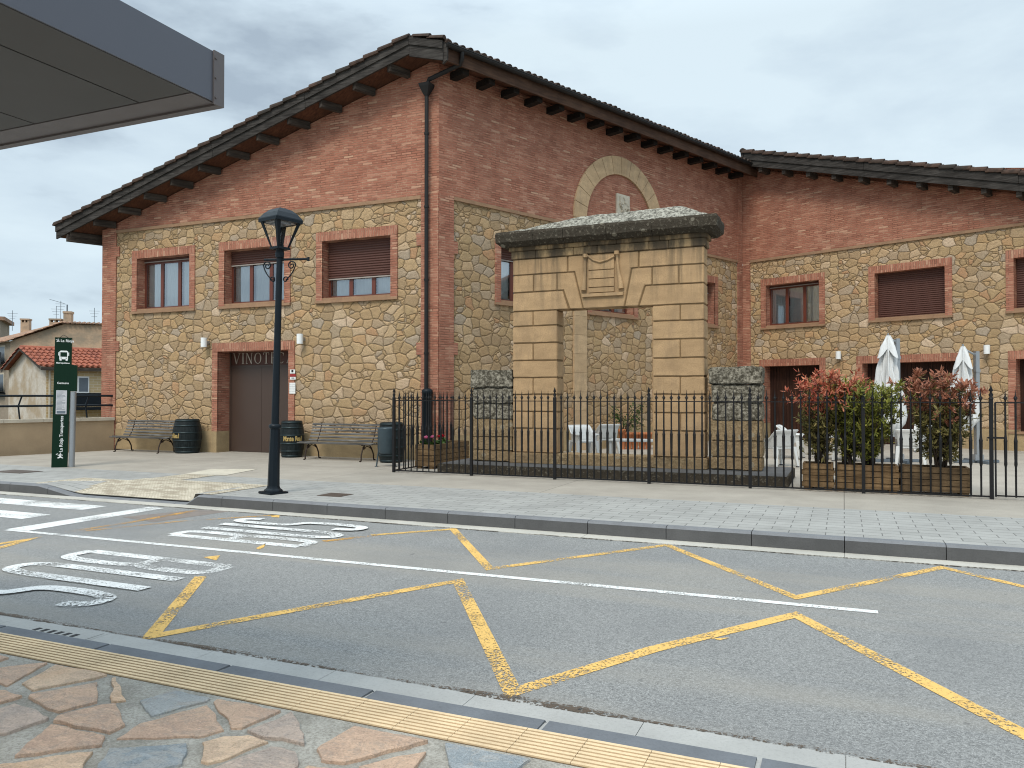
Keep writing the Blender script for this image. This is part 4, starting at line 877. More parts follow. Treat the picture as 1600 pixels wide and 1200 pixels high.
# ---- notices by the door
def plate(px0, py0, px1, py1, label, name, col, lines=(), cat='notice'):
    (x0, z1), (x1, z0) = F1.at(px0, py0, -.04), F1.at(px1, py1, -.04); r = root(name, F1.M(x0, -.034, z0), label, cat)
    g = MB(); g.box(0, x1-x0, -.014, 0, 0, z1-z0); g.build('board', col, r)
    for k, (s, sz, yy) in enumerate(lines): text('lettering', s, M['iron'] if col != M['red'] else M['signwhite'], Wm[r.name] @ Matrix.Translation(((x1-x0)/2, -.016, (z1-z0)*yy)) @ XZ, sz, r, .001, align='CENTER')
plate(453.5, 577.5, 461, 583.5, 'tiny white plate with dark emblem at top of the door jamb', 'small_sign', M['signwhite'], (('■', .09, .3),), 'sign')
plate(453.5, 584.5, 462, 588.5, 'dark red plate on the door jamb under the white one', 'small_sign', M['red'], (), 'sign')
plate(453.5, 589, 462, 593, 'white plate with number under the dark red one', 'small_sign', M['signwhite'], (('1890', .055, .25),), 'sign')
plate(452.5, 598, 461.5, 615, 'white paper notice with lines of text on the brick door jamb', 'paper_notice', M['signwhite'], tuple(('—— — ——', .035, .15+.16*k) for k in range(5)))

# ------------------------------------------------------------------ parapet wall and railing (left)
A0 = gnd(181, 704); A0 = F1.W(F1.at(181, 600)[0], -.03); B0 = gnd(0, 711)
PW = Frame((A0.x, A0.y), (A0.x-B0.x, A0.y-B0.y)); LP = 12.0; zc = PW.at(90, 654)[1]
print('parapet top', zc, PW.at(170, 648))
r = root('parapet_wall', PW.M(), 'low ochre rendered wall with pale coping behind the green bus sign', 'wall')
g = MB(); g.box(-LP, -.02, 0, .28, -4.6, zc-.09); g.build('wall', M['render_wall'], r)
g = MB(); x = -LP
while x < -.05: g.box(x+.003, min(x+.997, -.02), -.04, .32, zc-.09, zc); x += 1
g.build('coping', M['coping'], r)
r = root('metal_railing', PW.M(0, .14, zc), 'dark two bar metal railing on top of the ochre wall', 'railing')
ra, rb = PW.at(80, 618.5, .14)[1]-zc, PW.at(80, 634, .14)[1]-zc
for z in (ra, rb): g = MB(); g.tube([(-LP, 0, z), (-.1, -.02, z), (.12, -.10, z)], .03, 8); g.build('rail', M['blueblack'], r)
for px in (31, 136):
    x = PW.at(px, 640, .14)[0]
    g = MB(); g.tube([(x, 0, 0), (x-.04, 0, rb), (x+.05, 0, ra)], .022, 6); g.build('post', M['blueblack'], r)
for k in range(3): g = MB(); x = PW.at(31, 640, .14)[0]-2.1*(k+1); g.tube([(x, 0, 0), (x-.04, 0, rb), (x+.05, 0, ra)], .022, 6); g.build('post', M['blueblack'], r)

# ------------------------------------------------------------------ houses behind
def roof_tubes(g, fr_pts, sp=.35, r=.12): pass
def tiled(g, p00, p10, p11, p01, sp=.3, r=.1):       # eave p00-p10, ridge p01-p11 ; half barrels up the slope
    p00, p10, p11, p01 = map(Vector, (p00, p10, p11, p01)); n = max(2, int((p10-p00).length/sp))
    g.sheet([p00, p10, p11, p01])
    for k in range(n+1):
        t = k/n; a = p00.lerp(p10, t); b = p01.lerp(p11, t); m = 3
        for j in range(m*2): 
            q0 = a.lerp(b, j/(m*2)); q1 = a.lerp(b, (j+1)/(m*2)); barrel(g, q0+Vector((0, 0, .05)), q1, r, 4, r*.85)
def gable_house(name, N, gdir, hdir, wdt, ln, ze_, zr_, zb_, wallm, sidem, roofm, label, ov=.35):
    fr = Frame(N, hdir); sgn = 1
    r = root(name, fr.M(), label, 'house'); g = MB()
    g.sheet([(0, wdt, zb_), (0, 0, zb_), (0, 0, ze_), (0, wdt/2, zr_), (0, wdt, ze_)]); g.sheet([(ln, 0, zb_), (ln, wdt, zb_), (ln, wdt, ze_), (ln, wdt/2, zr_), (ln, 0, ze_)]); g.build('gable_wall', wallm, r)
    g = MB(); g.sheet([(0, 0, zb_), (ln, 0, zb_), (ln, 0, ze_), (0, 0, ze_)]); g.sheet([(ln, wdt, zb_), (0, wdt, zb_), (0, wdt, ze_), (ln, wdt, ze_)]); g.build('side_wall', sidem, r)
    s = (zr_-ze_)/(wdt/2); g = MB()
    tiled(g, (-ov, -ov, ze_-s*ov+.1), (ln+ov, -ov, ze_-s*ov+.1), (ln+ov, wdt/2, zr_+.1), (-ov, wdt/2, zr_+.1)); tiled(g, (ln+ov, wdt+ov, ze_-s*ov+.1), (-ov, wdt+ov, ze_-s*ov+.1), (-ov, wdt/2, zr_+.1), (ln+ov, wdt/2, zr_+.1))
    barrel(g, (-ov, wdt/2, zr_+.1), (ln+ov, wdt/2, zr_+.1), .16)
    rf = g.build('roof', roofm, r)
    g = MB(); g.box(-ov, ln+ov, -ov-.02, -ov+.03, ze_-s*ov-.12, ze_-s*ov+.06)
    for sg in (0, 1):
        ya, yb = ((-ov, wdt/2), (wdt+ov, wdt/2))[sg]; g.add([(-ov-.02, ya, ze_-s*ov-.1), (-ov-.02, yb, zr_-.08), (-ov-.02, yb, zr_+.1), (-ov-.02, ya, ze_-s*ov+.08)], [(0, 1, 2, 3)])
    g.build('eave_board', M['rafter'], rf); return r, fr, rf
YN = 45.0; N1 = Vector(((72-800)/F*YN, YN)); h1 = Vector((.71, .70))
ze1 = CAMZ+ (617.5-573)/F*YN; zr1 = CAMZ+(617.5-546)/F*48.2
hA, frA, rfA = gable_house('town_house', N1, None, h1, 9.0, 12, ze1, zr1, -4.6, M['st_white'], M['yellowbrick'], M['tile_red'], 'small house with red tiled roof and peeling white gable behind the bus sign')
(wx0, wz1), (wx1, wz0) = frA.at(116, 588), frA.at(139, 614)
g = MB(); g.box(wx0, wx1, -.05, .04, wz0, wz1); wn = g.build('window', M['signwhite'], hA); g = MB(); g.box(wx0+.25, wx1-.07, -.06, -.04, wz0+.08, wz1-.08); g.build('pane', M['alubase'], wn)
(bx0, bz1), (bx1, bz0) = frA.at(116, 614, -.9), frA.at(165, 635, -.9); g = MB(); g.box(bx0, bx1+3, -.95, -.90, bz0, bz1); g.box(bx0, bx1+3, -.95, 0, bz0-.2, bz0-.03)
g.box(bx0, bx0+.04, -.95, 0, bz0, bz1); g.build('balcony', M['blueblack'], hA)
dx = frA.at(77, 600)[0]; g = MB(); g.tube([(dx, -.08, -3), (dx, -.08, ze1-.2)], .06, 6); g.build('drainpipe', M['coping'], hA)
# big stained house: gable wall faces us
YB = 70.0; N2 = Vector(((15.5-800)/F*YB, YB)); frB = Frame(N2, (.97, .24))
(xr_, zr2) = frB.at(100, 506.5); z2 = frB.at(15.5, 533)[1]; x3 = xr_*2.3; zr3 = frB.at(160, 508.5)[1]; xr3 = frB.at(160, 508)[0]
rB = root('town_house', frB.M(), 'large old house with stained beige gable and brown tiled roof on the skyline', 'house')
g = MB(); g.sheet([(0, 0, -4.6), (x3+6, 0, -4.6), (x3+6, 0, zr3-.1), (xr3, 0, zr3), (xr_, 0, zr2), (0, 0, z2)]); g.sheet([(x3+6, 0, -4.6), (x3+6, 14, -4.6), (x3+6, 14, zr3), (x3+6, 0, zr3)]); g.build('gable_wall', M['st_beige'], rB)
lx, ly = -7.5, 11.0                                  # the left front runs away to the left
g = MB(); g.sheet([(lx, ly, -4.6), (0, 0, -4.6), (0, 0, z2), (lx, ly, z2)]); fw = g.build('front_wall', M['st_grey'], rB)
g = MB(); o_ = Vector((-.35, -.3, 0)); tiled(g, Vector((lx, ly, z2))+o_*1.3, Vector((0, 0, z2-.1))+o_, (xr_, -.3, zr2+.15), (xr_+lx*.2, ly+1, zr2+.3), .4, .13)
g.sheet([(xr_, -.2, zr2+.12), (xr3, -.2, zr3+.1), (x3+6, -.2, zr3), (x3+6, 14, zr3+.3), (xr_+lx*.2, ly+1, zr2+.3)])
x = xr_
while x < x3+5: barrel(g, (x, -.35, zr2+.06+(zr3-zr2)*min(1, (x-xr_)/(xr3-xr_))), (x, .4, zr2+.2+(zr3-zr2)*min(1, (x-xr_)/(xr3-xr_))), .14, 4); x += .4
rfB = g.build('roof', M['tile_old'], rB)
def chim(px0, px1, py0, py1, yy, arc_=True):
    (a, zt_), (b, zb2) = frB.at(px0, py0, yy), frB.at(px1, py1, yy); g = MB(); dpt = .7
    if arc_:
        g.box(a, b, yy, yy+dpt, zb2-1.0, zb2+(zt_-zb2)*.45); n = max(2, int((b-a)/.45))
        for k in range(n+1): x = a+(b-a-.12)*k/n; g.box(x, x+.12, yy, yy+dpt, zb2+(zt_-zb2)*.45, zt_-.12)
        g.box(a-.05, b+.05, yy-.05, yy+dpt+.05, zt_-.14, zt_)
    else: g.box(a, b, yy, yy+dpt, zb2-1, zt_); g.box(a-.05, b+.05, yy-.05, yy+dpt+.05, zt_-.15, zt_+.05)
    return g.build('chimney', M['st_beige'], rfB)
chim(32, 45, 497.5, 509, 4); chim(77, 95, 497.5, 508, 1.5); c3 = chim(99, 111, 487, 506, 1.0, False)
(a, z_), = [frB.at(105, 476, 1.3)]; g = MB(); g.tube([(a, 1.3, z_-1.2), (a, 1.3, z_)], .06, 6); g.build('flue', M['alubase'], c3)
def aerial(px, top, base, yy, kind):
    x, zt_ = frB.at(px, top, yy); zb2 = frB.at(px, base, yy)[1]; g = MB(); g.tube([(x, yy, zb2-.3), (x, yy, zt_)], .025, 5)
    if kind: 
        g.tube([(x-.9, yy, zt_+.1), (x+.3, yy, zt_-.25)], .02, 4)
        for k in range(6): t = k/5; p = (x-.9+1.2*t, yy, zt_+.1-.35*t); g.tube([(p[0], yy-.3, p[2]), (p[0], yy+.3, p[2])], .012, 4)
    for k in range(3): z = zt_-.3-.25*k; g.tube([(x-.45+.1*k, yy, z), (x+.45-.1*k, yy, z)], .014, 4)
    g.build('antenna', M['alubase'], rfB)
aerial(19.5, 485, 512, 6, 0); aerial(95, 470, 505, 2.5, 1); aerial(88, 478, 505, 3.4, 0); aerial(147.5, 481, 503, 1.0, 0)
for (a, b, c, d) in ((0, 11, 541, 566), (0, 9, 583, 612)):
    fl = Frame(frB.W(0, 0).xy, (frB.W(0, 0)-frB.W(lx, ly)).xy); (x0, z1), (x1, z0) = fl.at(a-6, c), fl.at(b-2, d)
    g = MB(); g.box(x0, x1, -.06, .02, z0, z1); wn = g.build('window', M['coping'], fw, fl.M()); 
    g = MB(); g.box(x0-.2, x1+.3, -.5, -.45, z0-.1, z0+.9); g.box(x0-.2, x1+.3, -.5, 0, z0-.2, z0-.1); g.build('balcony', M['blueblack'], fw, fl.M())
    g = MB(); g.box(x0+.15, x1-.15, -.07, -.05, z0+.1, z1-.15); g.build('pane', M['alubase'], fw, fl.M())
# tiny flue pipes on the slope of the big house, a far roof at the picture edge
YC = 95.0; frC = Frame(Vector(((-40-800)/F*YC, YC)), (.9, .44)); r = root('town_house', frC.M(), 'far grey house whose roof edge shows at the left edge', 'house')
x1, zt_ = frC.at(8, 497); g = MB(); g.box(-4, x1-.5, 0, 8, -4.6, zt_-.3); g.build('wall', M['st_grey'], r); g = MB(); g.box(-4.4, x1, -.4, 8.4, zt_-.3, zt_+.15); g.build('roof', M['tile_old'], r)

# ------------------------------------------------------------------ bus shelter roof (top left)
ZC = 2.9
cn = gnd(347, 169) if False else None
d = ray(347, 169.5); t = (ZC-CAMZ)/d.z; cu, cv = G.L((d.x*t, d.y*t))
cz1 = CAMZ+ray(347, 88).z*t
hF = cz1-ZC; print('shelter', cu, cv, hF)
r = root('bus_shelter', G.M(cu-3, cv-2.3, 0), 'grey metal flat roof of the bus shelter overhead at top left', 'bus shelter')
SL, SD = 5.2, 2.6; x1, y1 = cu, cv; x0, y0 = cu-SL, cv-SD
g = MB(); g.box(x0, x1-.004, y0, y1-.05, ZC+.05, cz1-.01); g.build('roof_deck', M['sofp'], r, GM)
g = MB(); g.box(x1-.004, x1+.004, y0, y1-.045, ZC+.012, cz1); g.build('end_fascia', M['fascia'], r, GM)
g = MB(); g.box(x0, x1+.012, y1-.04, y1, ZC, cz1+.004); g.box(x1+.004, x1+.012, y1-.062, y1-.04, ZC, cz1+.004)
for z in (ZC+.03, (ZC+cz1)/2, cz1-.03): g.lathe([(0, 0)], 3) if False else g.tube([(x1+.012, y1-.052, z), (x1+.017, y1-.052, z)], .006, 6)
g.build('front_fascia', M['bluefascia2'], r, GM)
g = MB(); g.box(x0, x1-.006, y1-.175, y1-.042, ZC+.008, ZC+.05); g.build('soffit_trim', M['bluefascia2'], r, GM)
sx = [x1-.006, x1-.31, x1-1.0, x1-1.7, x1-2.4, x1-3.1, x0]
for a, b in zip(sx[1:], sx[:-1]): g = MB(); g.box(a+.005, b-.005 if b != sx[0] else b, y0, y1-.182, ZC+.010, ZC+.045); g.build('soffit_panel', M['sofp'], r, GM)
for a in (x0+.6, x0+3.2):
    g = MB(); g.box(a, a+.12, y0+.15, y0+.27, 0, ZC+.02); g.box(a-.08, a+.2, y0+.07, y0+.35, 0, .02); g.build('post', M['alubase'], r, GM)

# ------------------------------------------------------------------ street lamp
b0 = gnd(427, 771); lean = math.atan(10/440.)
LM = Matrix.Translation(b0) @ Matrix.Rotation(lean, 4, 'Y') @ Matrix.Rotation(R(-38), 4, 'Z')
r = root('street_lamp', LM, 'tall blue black street lamp with square glass lantern at the kerb', 'street lamp')
sc = b0.y/F; Z = lambda py: CAMZ+(617.5-py)/F*b0.y
g = MB(); g.box(-.17, .17, -.17, .17, 0, .035); g.lathe([(.155, .035), (.15, .06), (.11, .09), (.098, .13)], 8, smooth=False); g.build('base_plate', M['blueblack'], r, bevel=.006)
g = MB(); z1 = Z(668); g.lathe([(.098, .12), (.078, z1-.02)], 8, smooth=False); g.lathe([(.085, z1-.02), (.10, z1), (.10, z1+.04), (.07, z1+.06)], 12)
g.lathe([(.062, z1+.05), (.048, Z(400))], 12); zl = Z(388); g.lathe([(.07, Z(402)), (.075, zl-.08), (.06, zl-.02), (.09, zl)], 10); g.build('post', M['blueblack'], r)
g = MB(); AR = Matrix.Rotation(R(24), 4, 'Z'); zr_ = Z(405); g.tube([(-.28, 0, zr_), (.52, 0, zr_)], .019, 8); g.lathe([(.02, zr_-.035), (.02, zr_+.03)], 8, (.52, 0))
def curl(sx):
    pts = []
    for k in range(26):
        a = k/25*math.pi*3; rr = .075*(1-k/30); pts.append((sx*(.22+rr*math.cos(a)*1.0), 0, zr_-.10+rr*math.sin(a)))
    g.tube(pts, .011, 5); pts = [(sx*.29, 0, zr_-.10)]
    for k in range(1, 12): t = k/11; pts.append((sx*(.29-.17*t+.03*math.sin(t*3)), 0, zr_-.10-.24*t))
    for k in range(16): a = -math.pi/2+k/15*math.pi*2.2; rr = .055*(1-k/22); pts.append((sx*(.115+rr*math.cos(a+1.5)*.9), 0, zr_-.33+rr*math.sin(a+1.5)))
    g.tube(pts, .011, 5)
curl(1); curl(-1); g.build('cross_arm', M['blueblack'], r, LM @ AR)
zt_ = Z(345); hb, ht = .10, .235
g = MB()
for sx, sy in ((1, 1), (1, -1), (-1, 1), (-1, -1)):
    t = Matrix.Identity(4); a = Vector((sx*hb, sy*hb, zl)); b = Vector((sx*ht, sy*ht, zt_)); w0, w1 = .022, .045
    vs = []
    for p, w_ in ((a, w0), (b, w1)): vs += [p, p-Vector((sx*w_*1.6, 0, 0)), p-Vector((sx*w_*.4, sy*w_*.4, 0)), p-Vector((0, sy*w_*1.6, 0))]
    g.add(vs, [(0, 1, 5, 4), (1, 2, 6, 5), (2, 3, 7, 6), (3, 0, 4, 7)])
for k in range(4):
    A = Matrix.Rotation(k*math.pi/2, 4, 'Z'); g.box(-hb-.01, hb+.01, -hb-.02, -hb+.015, zl-.015, zl+.02, A); g.box(-ht-.01, ht+.01, -ht-.02, -ht+.02, zt_-.03, zt_+.02, A)
g.build('lantern_frame', M['blueblack'], r)
g = MB()
for k in range(4): A = Matrix.Rotation(k*math.pi/2, 3, 'Z'); g.sheet([A @ Vector(p) for p in ((-hb, -hb, zl), (hb, -hb, zl), (ht-.01, -ht+.01, zt_), (-ht+.01, -ht+.01, zt_))])
def clearglass():
    b = NB('lantern_glass'); gl = b.n('ShaderNodeBsdfGlossy', {'Roughness': .05}); tr = b.n('ShaderNodeBsdfTransparent'); m = b.n('ShaderNodeMixShader', {0: .06, 1: tr.outputs[0], 2: gl.outputs[0]}); b.t.links.new(m.outputs[0], b.t.nodes['Material Output'].inputs[0]); return b.m
M['clear'] = clearglass(); g.build('lantern_glass', M['clear'], r)
g = MB(); g.lathe([(ht*1.414+.03, zt_+.015), (ht*1.414+.02, zt_+.035), (ht*1.15, zt_+.12), (ht*.75, zt_+.185), (ht*.3, zt_+.215), (.03, zt_+.22)], 4, ph=math.pi/4, smooth=False); g.build('lantern_roof', M['blueblack'], r)
g = MB(); g.box(-ht+.06, ht-.06, -ht+.06, ht-.06, zt_-.035, zt_-.01); g.box(-.14, .14, -.10, .10, zt_-.06, zt_-.03); g.build('light_unit', M['alu'], r)

# ------------------------------------------------------------------ bus stop totem
b0 = gnd(98, 730); s_ = b0.y/F; yaw = math.atan2(b0.x, b0.y)*-.5
TM = Matrix.Translation(b0) @ Matrix.Rotation(R(1.0), 4, 'Y') @ Matrix.Rotation(R(18), 4, 'Z')
r = root('bus_stop_sign', TM, 'tall dark green bus stop sign with white lettering and grey post', 'bus stop sign')
Z = lambda py: CAMZ+(617.5-py)*s_; X = lambda px: (px-98)*s_*1.06
zT = Z(527.5)
g = MB(); g.prism([(X(83.5), 0), (X(104), 0), (X(105), Z(611)), (X(114), Z(611)), (X(114), Z(571)), (X(106), Z(569)), (X(106), zT), (X(84), zT)], -.03, .03); g.build('panel', M['green'], r)
g = MB(); g.tube([(X(109.5), .0, 0), (X(109.5), .0, Z(611)-.005)], .062, 16); g.build('post', M['alu'], r)
g = MB(); g.tube([(X(90), 0, zT), (X(95), 0, zT+.06), (X(101), 0, zT)], .006, 5); g.build('hook', M['iron'], r)
g = MB(); g.box(X(87.5), X(101.5), -.036, -.03, Z(647), Z(610)); g.build('timetable', M['paper'], r)
g = MB(); g.box(X(87.5)+.02, X(101.5)-.02, -.038, -.035, Z(646), Z(642)); g.cur = 0
for k in range(16): zz = Z(640)+k*.026; g.box(X(88.5), X(88.5)+random.uniform(.09, .17), -.0375, -.0355, zz, zz+.007)
g.build('timetable_print', M['alubase'], r)
def stext(s, px, py, size, rot=0, al='LEFT', sx=1): text('lettering', s, M['signwhite'], TM @ Matrix.Translation((X(px), -.0315, Z(py))) @ XZ @ Matrix.Rotation(rot, 4, 'Z'), size, r, .001, sx, 1, .001, al)
stext('La Rioja', 91.5, 534.5, .082); stext('Metropolitano', 95.3, 568.3, .046, al='CENTER'); stext('Cenicero', 96, 600, .062, al='CENTER'); stext('La Rioja Transportes', 97.5, 706, .095, math.pi/2)
def runner(px, py, s):                               # small emblem: striding figure
    M_ = TM @ Matrix.Translation((X(px), -.0315, Z(py))); g = MB()
    for pl_ in ([(-.1, .0), (.25, .12), (.45, .0), (.55, .08), (.3, .25), (.2, .45), (.45, .4), (.5, .48), (.15, .6), (-.15, .45), (-.1, .38), (.05, .45), (.05, .25), (-.2, .1)], [(.12, .66), (.25, .66), (.25, .8), (.12, .8)], [(-.35, .5), (-.1, .62), (-.12, .7), (-.35, .6)]): g.prism([(a*s, b*s) for a, b in pl_], -.001, .001)
    g.build('emblem', M['signwhite'], r, M_)
runner(87.3, 534.5, .085); runner(93, 716, .16)
g = MB(); cx, z0, z1 = X(96), Z(563.5), Z(548)
g.prism([(cx-.085, z0+.03), (cx+.085, z0+.03), (cx+.085, z1-.02), (cx+.06, z1), (cx-.06, z1), (cx-.085, z1-.02)], -.033, -.0305)
for sx in (-1, 1): g.box(cx+sx*.06-.02, cx+sx*.06+.02, -.033, -.0305, z0, z0+.03); g.box(cx+sx*.098-.008, cx+sx*.098+.008, -.033, -.0305, z1-.11, z1-.04)
bi = g.build('bus_pictogram', M['signwhite'], r); g = MB(); g.box(cx-.066, cx+.066, -.0345, -.0325, z0+.085, z1-.035)
for sx in (-1, 1): g.tube([(cx+sx*.05, -.0345, z0+.055), (cx+sx*.05, -.0328, z0+.055)], .012, 8)
g.build('pictogram_window', M['green'], bi)

# ------------------------------------------------------------------ barrels, benches, bin
def barrel_cask(px0, px1, pyb, pyt, label, txt=None, trot=0):
    c = gnd((px0+px1)/2, pyb-4); s = c.y/F; rm = (px1-px0)/2*s; H = (pyb-4-pyt)*s; 
    r = root('wine_barrel', Matrix.Translation(c), label, 'barrel', 'black wine barrels by the facade')
    prof = [(rm*(.80+.20*math.sin(math.pi*k/12)), H*k/12) for k in range(13)]
    g = MB(); g.lathe(prof[:1]+prof+[(rm*.76, H), (rm*.74, H-.03), (.02, H-.03)], 28, fn=lambda r_, z, a: r_-.004*(abs(math.sin(a*10)) < .12)); g.build('staves', M['barrel'], r)
    for k in (0.2, 1.8, 4.3, 7.0, 9.5, 11.2):
        t = k/12; f = lambda t: rm*(.80+.20*math.sin(math.pi*t))+.004; g = MB(); g.lathe([(f(t)-.003, H*t), (f(t)+.002, H*t), (f(t+.045)+.002, H*(t+.045)), (f(t+.045)-.003, H*(t+.045))], 28, caps=False); g.build('hoop', M['hoop'], r)
    if txt:
        n = len(txt)
        for k, ch in enumerate(txt):
            if ch == ' ': continue
            a = trot+k*.155; rr = rm*.993+.004; Mx = Matrix.Translation(c) @ Matrix.Rotation(a, 4, 'Z') @ Matrix.Translation((0, -rr, H*.46)) @ XZ
            text('lettering', ch, M['gold'], Mx, .15, r, .002, .8, 1.15, .005, 'CENTER')
    return r
barrel_cask(271, 314, 711.5, 655, 'black wine barrel left of the entrance, beside the left bench', 'Monte Real', -1.6)
barrel_cask(437, 475, 718, 657.5, 'black wine barrel with gold lettering behind the lamp post base', 'Monte Real', -.3)
barrel_cask(590, 633, 726, 660, 'black wine barrel standing behind the litter bin', None)
def bench():
    r = root('park_bench', Matrix.Identity(4), 'x', 'bench', 'slatted benches'); L = 2.2
    prof = [(-.02, .42), (.09, .445), (.19, .44), (.29, .425), (.39, .42)]
    g = MB()
    for (y, z) in [(.0, .415), (.095, .435), (.19, .43), (.285, .415), (.375, .405)]: g.box(-L/2, L/2, y-.030, y+.030, z-.014, z+.014)
    g.build('seat', M['benchwood'], r, bevel=.005)
    g = MB()
    for k, (y, z) in enumerate([(.46, .47), (.50, .55), (.54, .63), (.575, .71), (.60, .79), (.61, .86)]): A = Matrix.Translation((0, y, z)) @ Matrix.Rotation(R(-68), 4, 'X') if False else Matrix.Translation((0, y, z)) @ Matrix.Rotation(R(66), 4, 'X'); g.box(-L/2, L/2, -.025, .025, -.013, .013, A)
    g.build('backrest', M['benchwood'], r, bevel=.005)
    for x in (-L/2+.28, L/2-.28):
        g = MB(); g.tube([(x, -.03, .395), (x, .1, .40), (x, .3, .385), (x, .42, .42), (x, .52, .58), (x, .60, .80), (x, .62, .90)], .016, 6)
        g.tube([(x, .10, .39), (x, .02, .30), (x, -.04, .16), (x, -.05, .02), (x, -.10, .01)], [.016, .017, .018, .02, .02], 6); g.tube([(x, .30, .39), (x, .40, .30), (x, .48, .16), (x, .50, .02), (x, .56, .01)], [.016, .017, .018, .02, .02], 6)
        g.tube([(x, .03, .28), (x, .12, .34), (x, .2, .36), (x, .28, .34), (x, .4, .28)], .012, 5); g.tube([(x, .08+.06*math.cos(a/2), .33+.035*math.sin(a/2)) for a in range(13)], .008, 5); g.build('leg', M['castiron'], r)
    return r
def bench_at(px, py, sc_): return None
bn = bench(); bl = G.g(235, 712); BM = lambda u, v, rz: G.M(u, v, 0, rz)
def set_bench(o, M_, label): o.matrix_world = M_; Wm[o.name] = M_; o['label'] = label
uA, uB = G.g(167, 706)[0], G.g(270, 713)[0]; vB = v1-.95
uc1 = (G.at(167, 688, vB)[0]+G.at(272, 690, vB)[0])/2; uc2 = (G.at(468, 692, vB-.1)[0]+G.at(587, 697, vB-.1)[0])/2
print('bench', uA, uB, uc1, uc2, G.at(167, 688, vB)[0]-G.at(272, 690, vB)[0])
set_bench(bn, G.M(uc1-.12, vB+.05, 0), 'weathered slatted bench left of the entrance door')
b2_ = dup(bn, G.M(uc2-.12, vB-.05, 0), 'weathered slatted bench right of the lamp post, beside the litter bin', 'slatted benches')
# litter bin with frame
c = gnd(604, 729); s = c.y/F; r = root('litter_bin', Matrix.Translation(c) @ Matrix.Rotation(R(-10), 4, 'Z'), 'blue grey round litter bin on a tubular stand at the fence corner', 'litter bin')
Z = lambda py: CAMZ+(617.5-py)*s
g = MB(); g.lathe([(.155, Z(708)), (.17, Z(704)), (.185, Z(670)), (.185, Z(668)), (.17, Z(668)), (.15, Z(700))], 24); g.build('bucket', M['bin'], r)
g = MB(); g.tube([(-.22, -.05, 0), (-.19, 0, Z(705)), (-.19, 0, Z(669))], .017, 8); g.tube([(.22, -.05, 0), (.19, 0, Z(705)), (.19, 0, Z(669))], .017, 8); g.tube([(-.2, 0, Z(711)), (.2, 0, Z(711))], .014, 6)
g.box(-.25, -.19, -.08, -.0, 0, .012); g.box(.19, .25, -.08, 0, 0, .012); g.build('stand', M['bin'], r)

# ------------------------------------------------------------------ iron fence and gate
VF = (G.g(707, 741.5)[1]+G.g(1600, 783)[1])/2; uf0 = G.at(615.5, 700, VF)[0]; uf1 = G.at(1549, 700, VF)[0]; zft = G.at(1100, 627.5, VF)[1]
zf0 = .04; print('fence', VF, uf0, uf1, 'toprail z', zft, 'tips', G.at(1100, 609, VF)[1])
fence = root('iron_fence', G.M(uf0, VF, 0), 'black wrought iron fence with spear tips in front of the terrace', 'fence')
posts = [uf0]+[G.at(p, 700, VF)[0] for p in (736.7, 866.8, 1014, 1172, 1349)]+[uf1]
tip = G.at(1100, 609, VF)[1]
def bar_mesh():
    g = MB(); g.lathe([(.014, zf0), (.015, .50), (.023, .54), (.021, .60), (.025, .88), (.028, .90), (.022, .92), (.017, .97), (.0145, 1.0), (.0145, zft)], 6, smooth=True); zt_ = zft
    g.lathe([(.010, zt_), (.012, zt_+.03), (.026, zt_+.06), (.012, zt_+.085)], 6); g.add([(-.040, 0, zt_+.055), (-.010, 0, zt_+.10), (0, 0, tip), (.010, 0, zt_+.10), (.040, 0, zt_+.055), (0, 0, zt_+.09)], [(0, 1, 5), (1, 2, 3, 5), (3, 4, 5)]); g.lathe([(.014, zt_+.085), (.009, zt_+.12), (.002, tip)], 5)
    return g.mesh('bar', M['iron'])
bm_ = bar_mesh(); TERR = []
def bars(par, fr, x0, x1, n, y=0, skip_ends=True):
    for k in range(1, n): x = x0+(x1-x0)*k/n; link('bar', bm_, par, fr.M(x, y, 0))
nb = 0
for a, b in zip(posts[:-1], posts[1:]): n = round((b-a)/.1335); bars(fence, G, a, b, n, VF); nb += n-1
retn = (v1-VF-.12)
def post(par, M_, h=.0, rr=.026):
    g = MB(); g.box(-rr, rr, -rr, rr, 0, zft+.05); g.lathe([(.036, zft+.05), (.036, zft+.065), (.02, zft+.085), (.034, zft+.12), (.012, zft+.16), (.03, zft+.185), (.003, tip+.055)], 8); return g.build('post', M['iron'], par, M_)
for p in posts: post(fence, G.M(p, VF, 0))
n = 14; nb += n-1; bars(fence, Frame(G.W(uf0, VF).xy, G.y), 0, retn, n)
g = MB(); g.box(uf0, uf1, VF-.012, VF+.012, zf0-.012, zf0+.012); g.box(uf0-.012, uf0+.012, VF, VF+retn, zf0-.012, zf0+.012); g.build('bottom_rail', M['iron'], fence, GM)
g = MB(); g.box(uf0, uf1, VF-.010, VF+.010, zft-.008, zft+.008); g.box(uf0-.010, uf0+.010, VF, VF+retn, zft-.008, zft+.008); g.build('top_rail', M['iron'], fence, GM)
print('bars', nb)
gate = root('iron_gate', G.M(uf1+.06, VF, 0), 'black iron gate with latch at right edge of the fence', 'gate'); ge = uf1+1.25
g = MB()
for a in (uf1+.055, ge): g.box(a-.012, a+.012, VF-.012, VF+.012, zf0, zft)
for z in (zf0+.02, zft): g.box(uf1+.055, ge, VF-.009, VF+.009, z-.012, z+.009)
g.build('gate_frame', M['iron'], gate, GM); bars(gate, G, uf1+.055, ge, 9, VF)
lz = G.at(1560, 684, VF)[1]; g = MB(); g.tube([(uf1-.06, VF-.03, lz-.05), (uf1-.06, VF-.03, lz+.005), (uf1+.03, VF-.03, lz)], .008, 5); g.box(uf1-.05, uf1+.17, VF-.045, VF-.025, lz-.014, lz+.014)
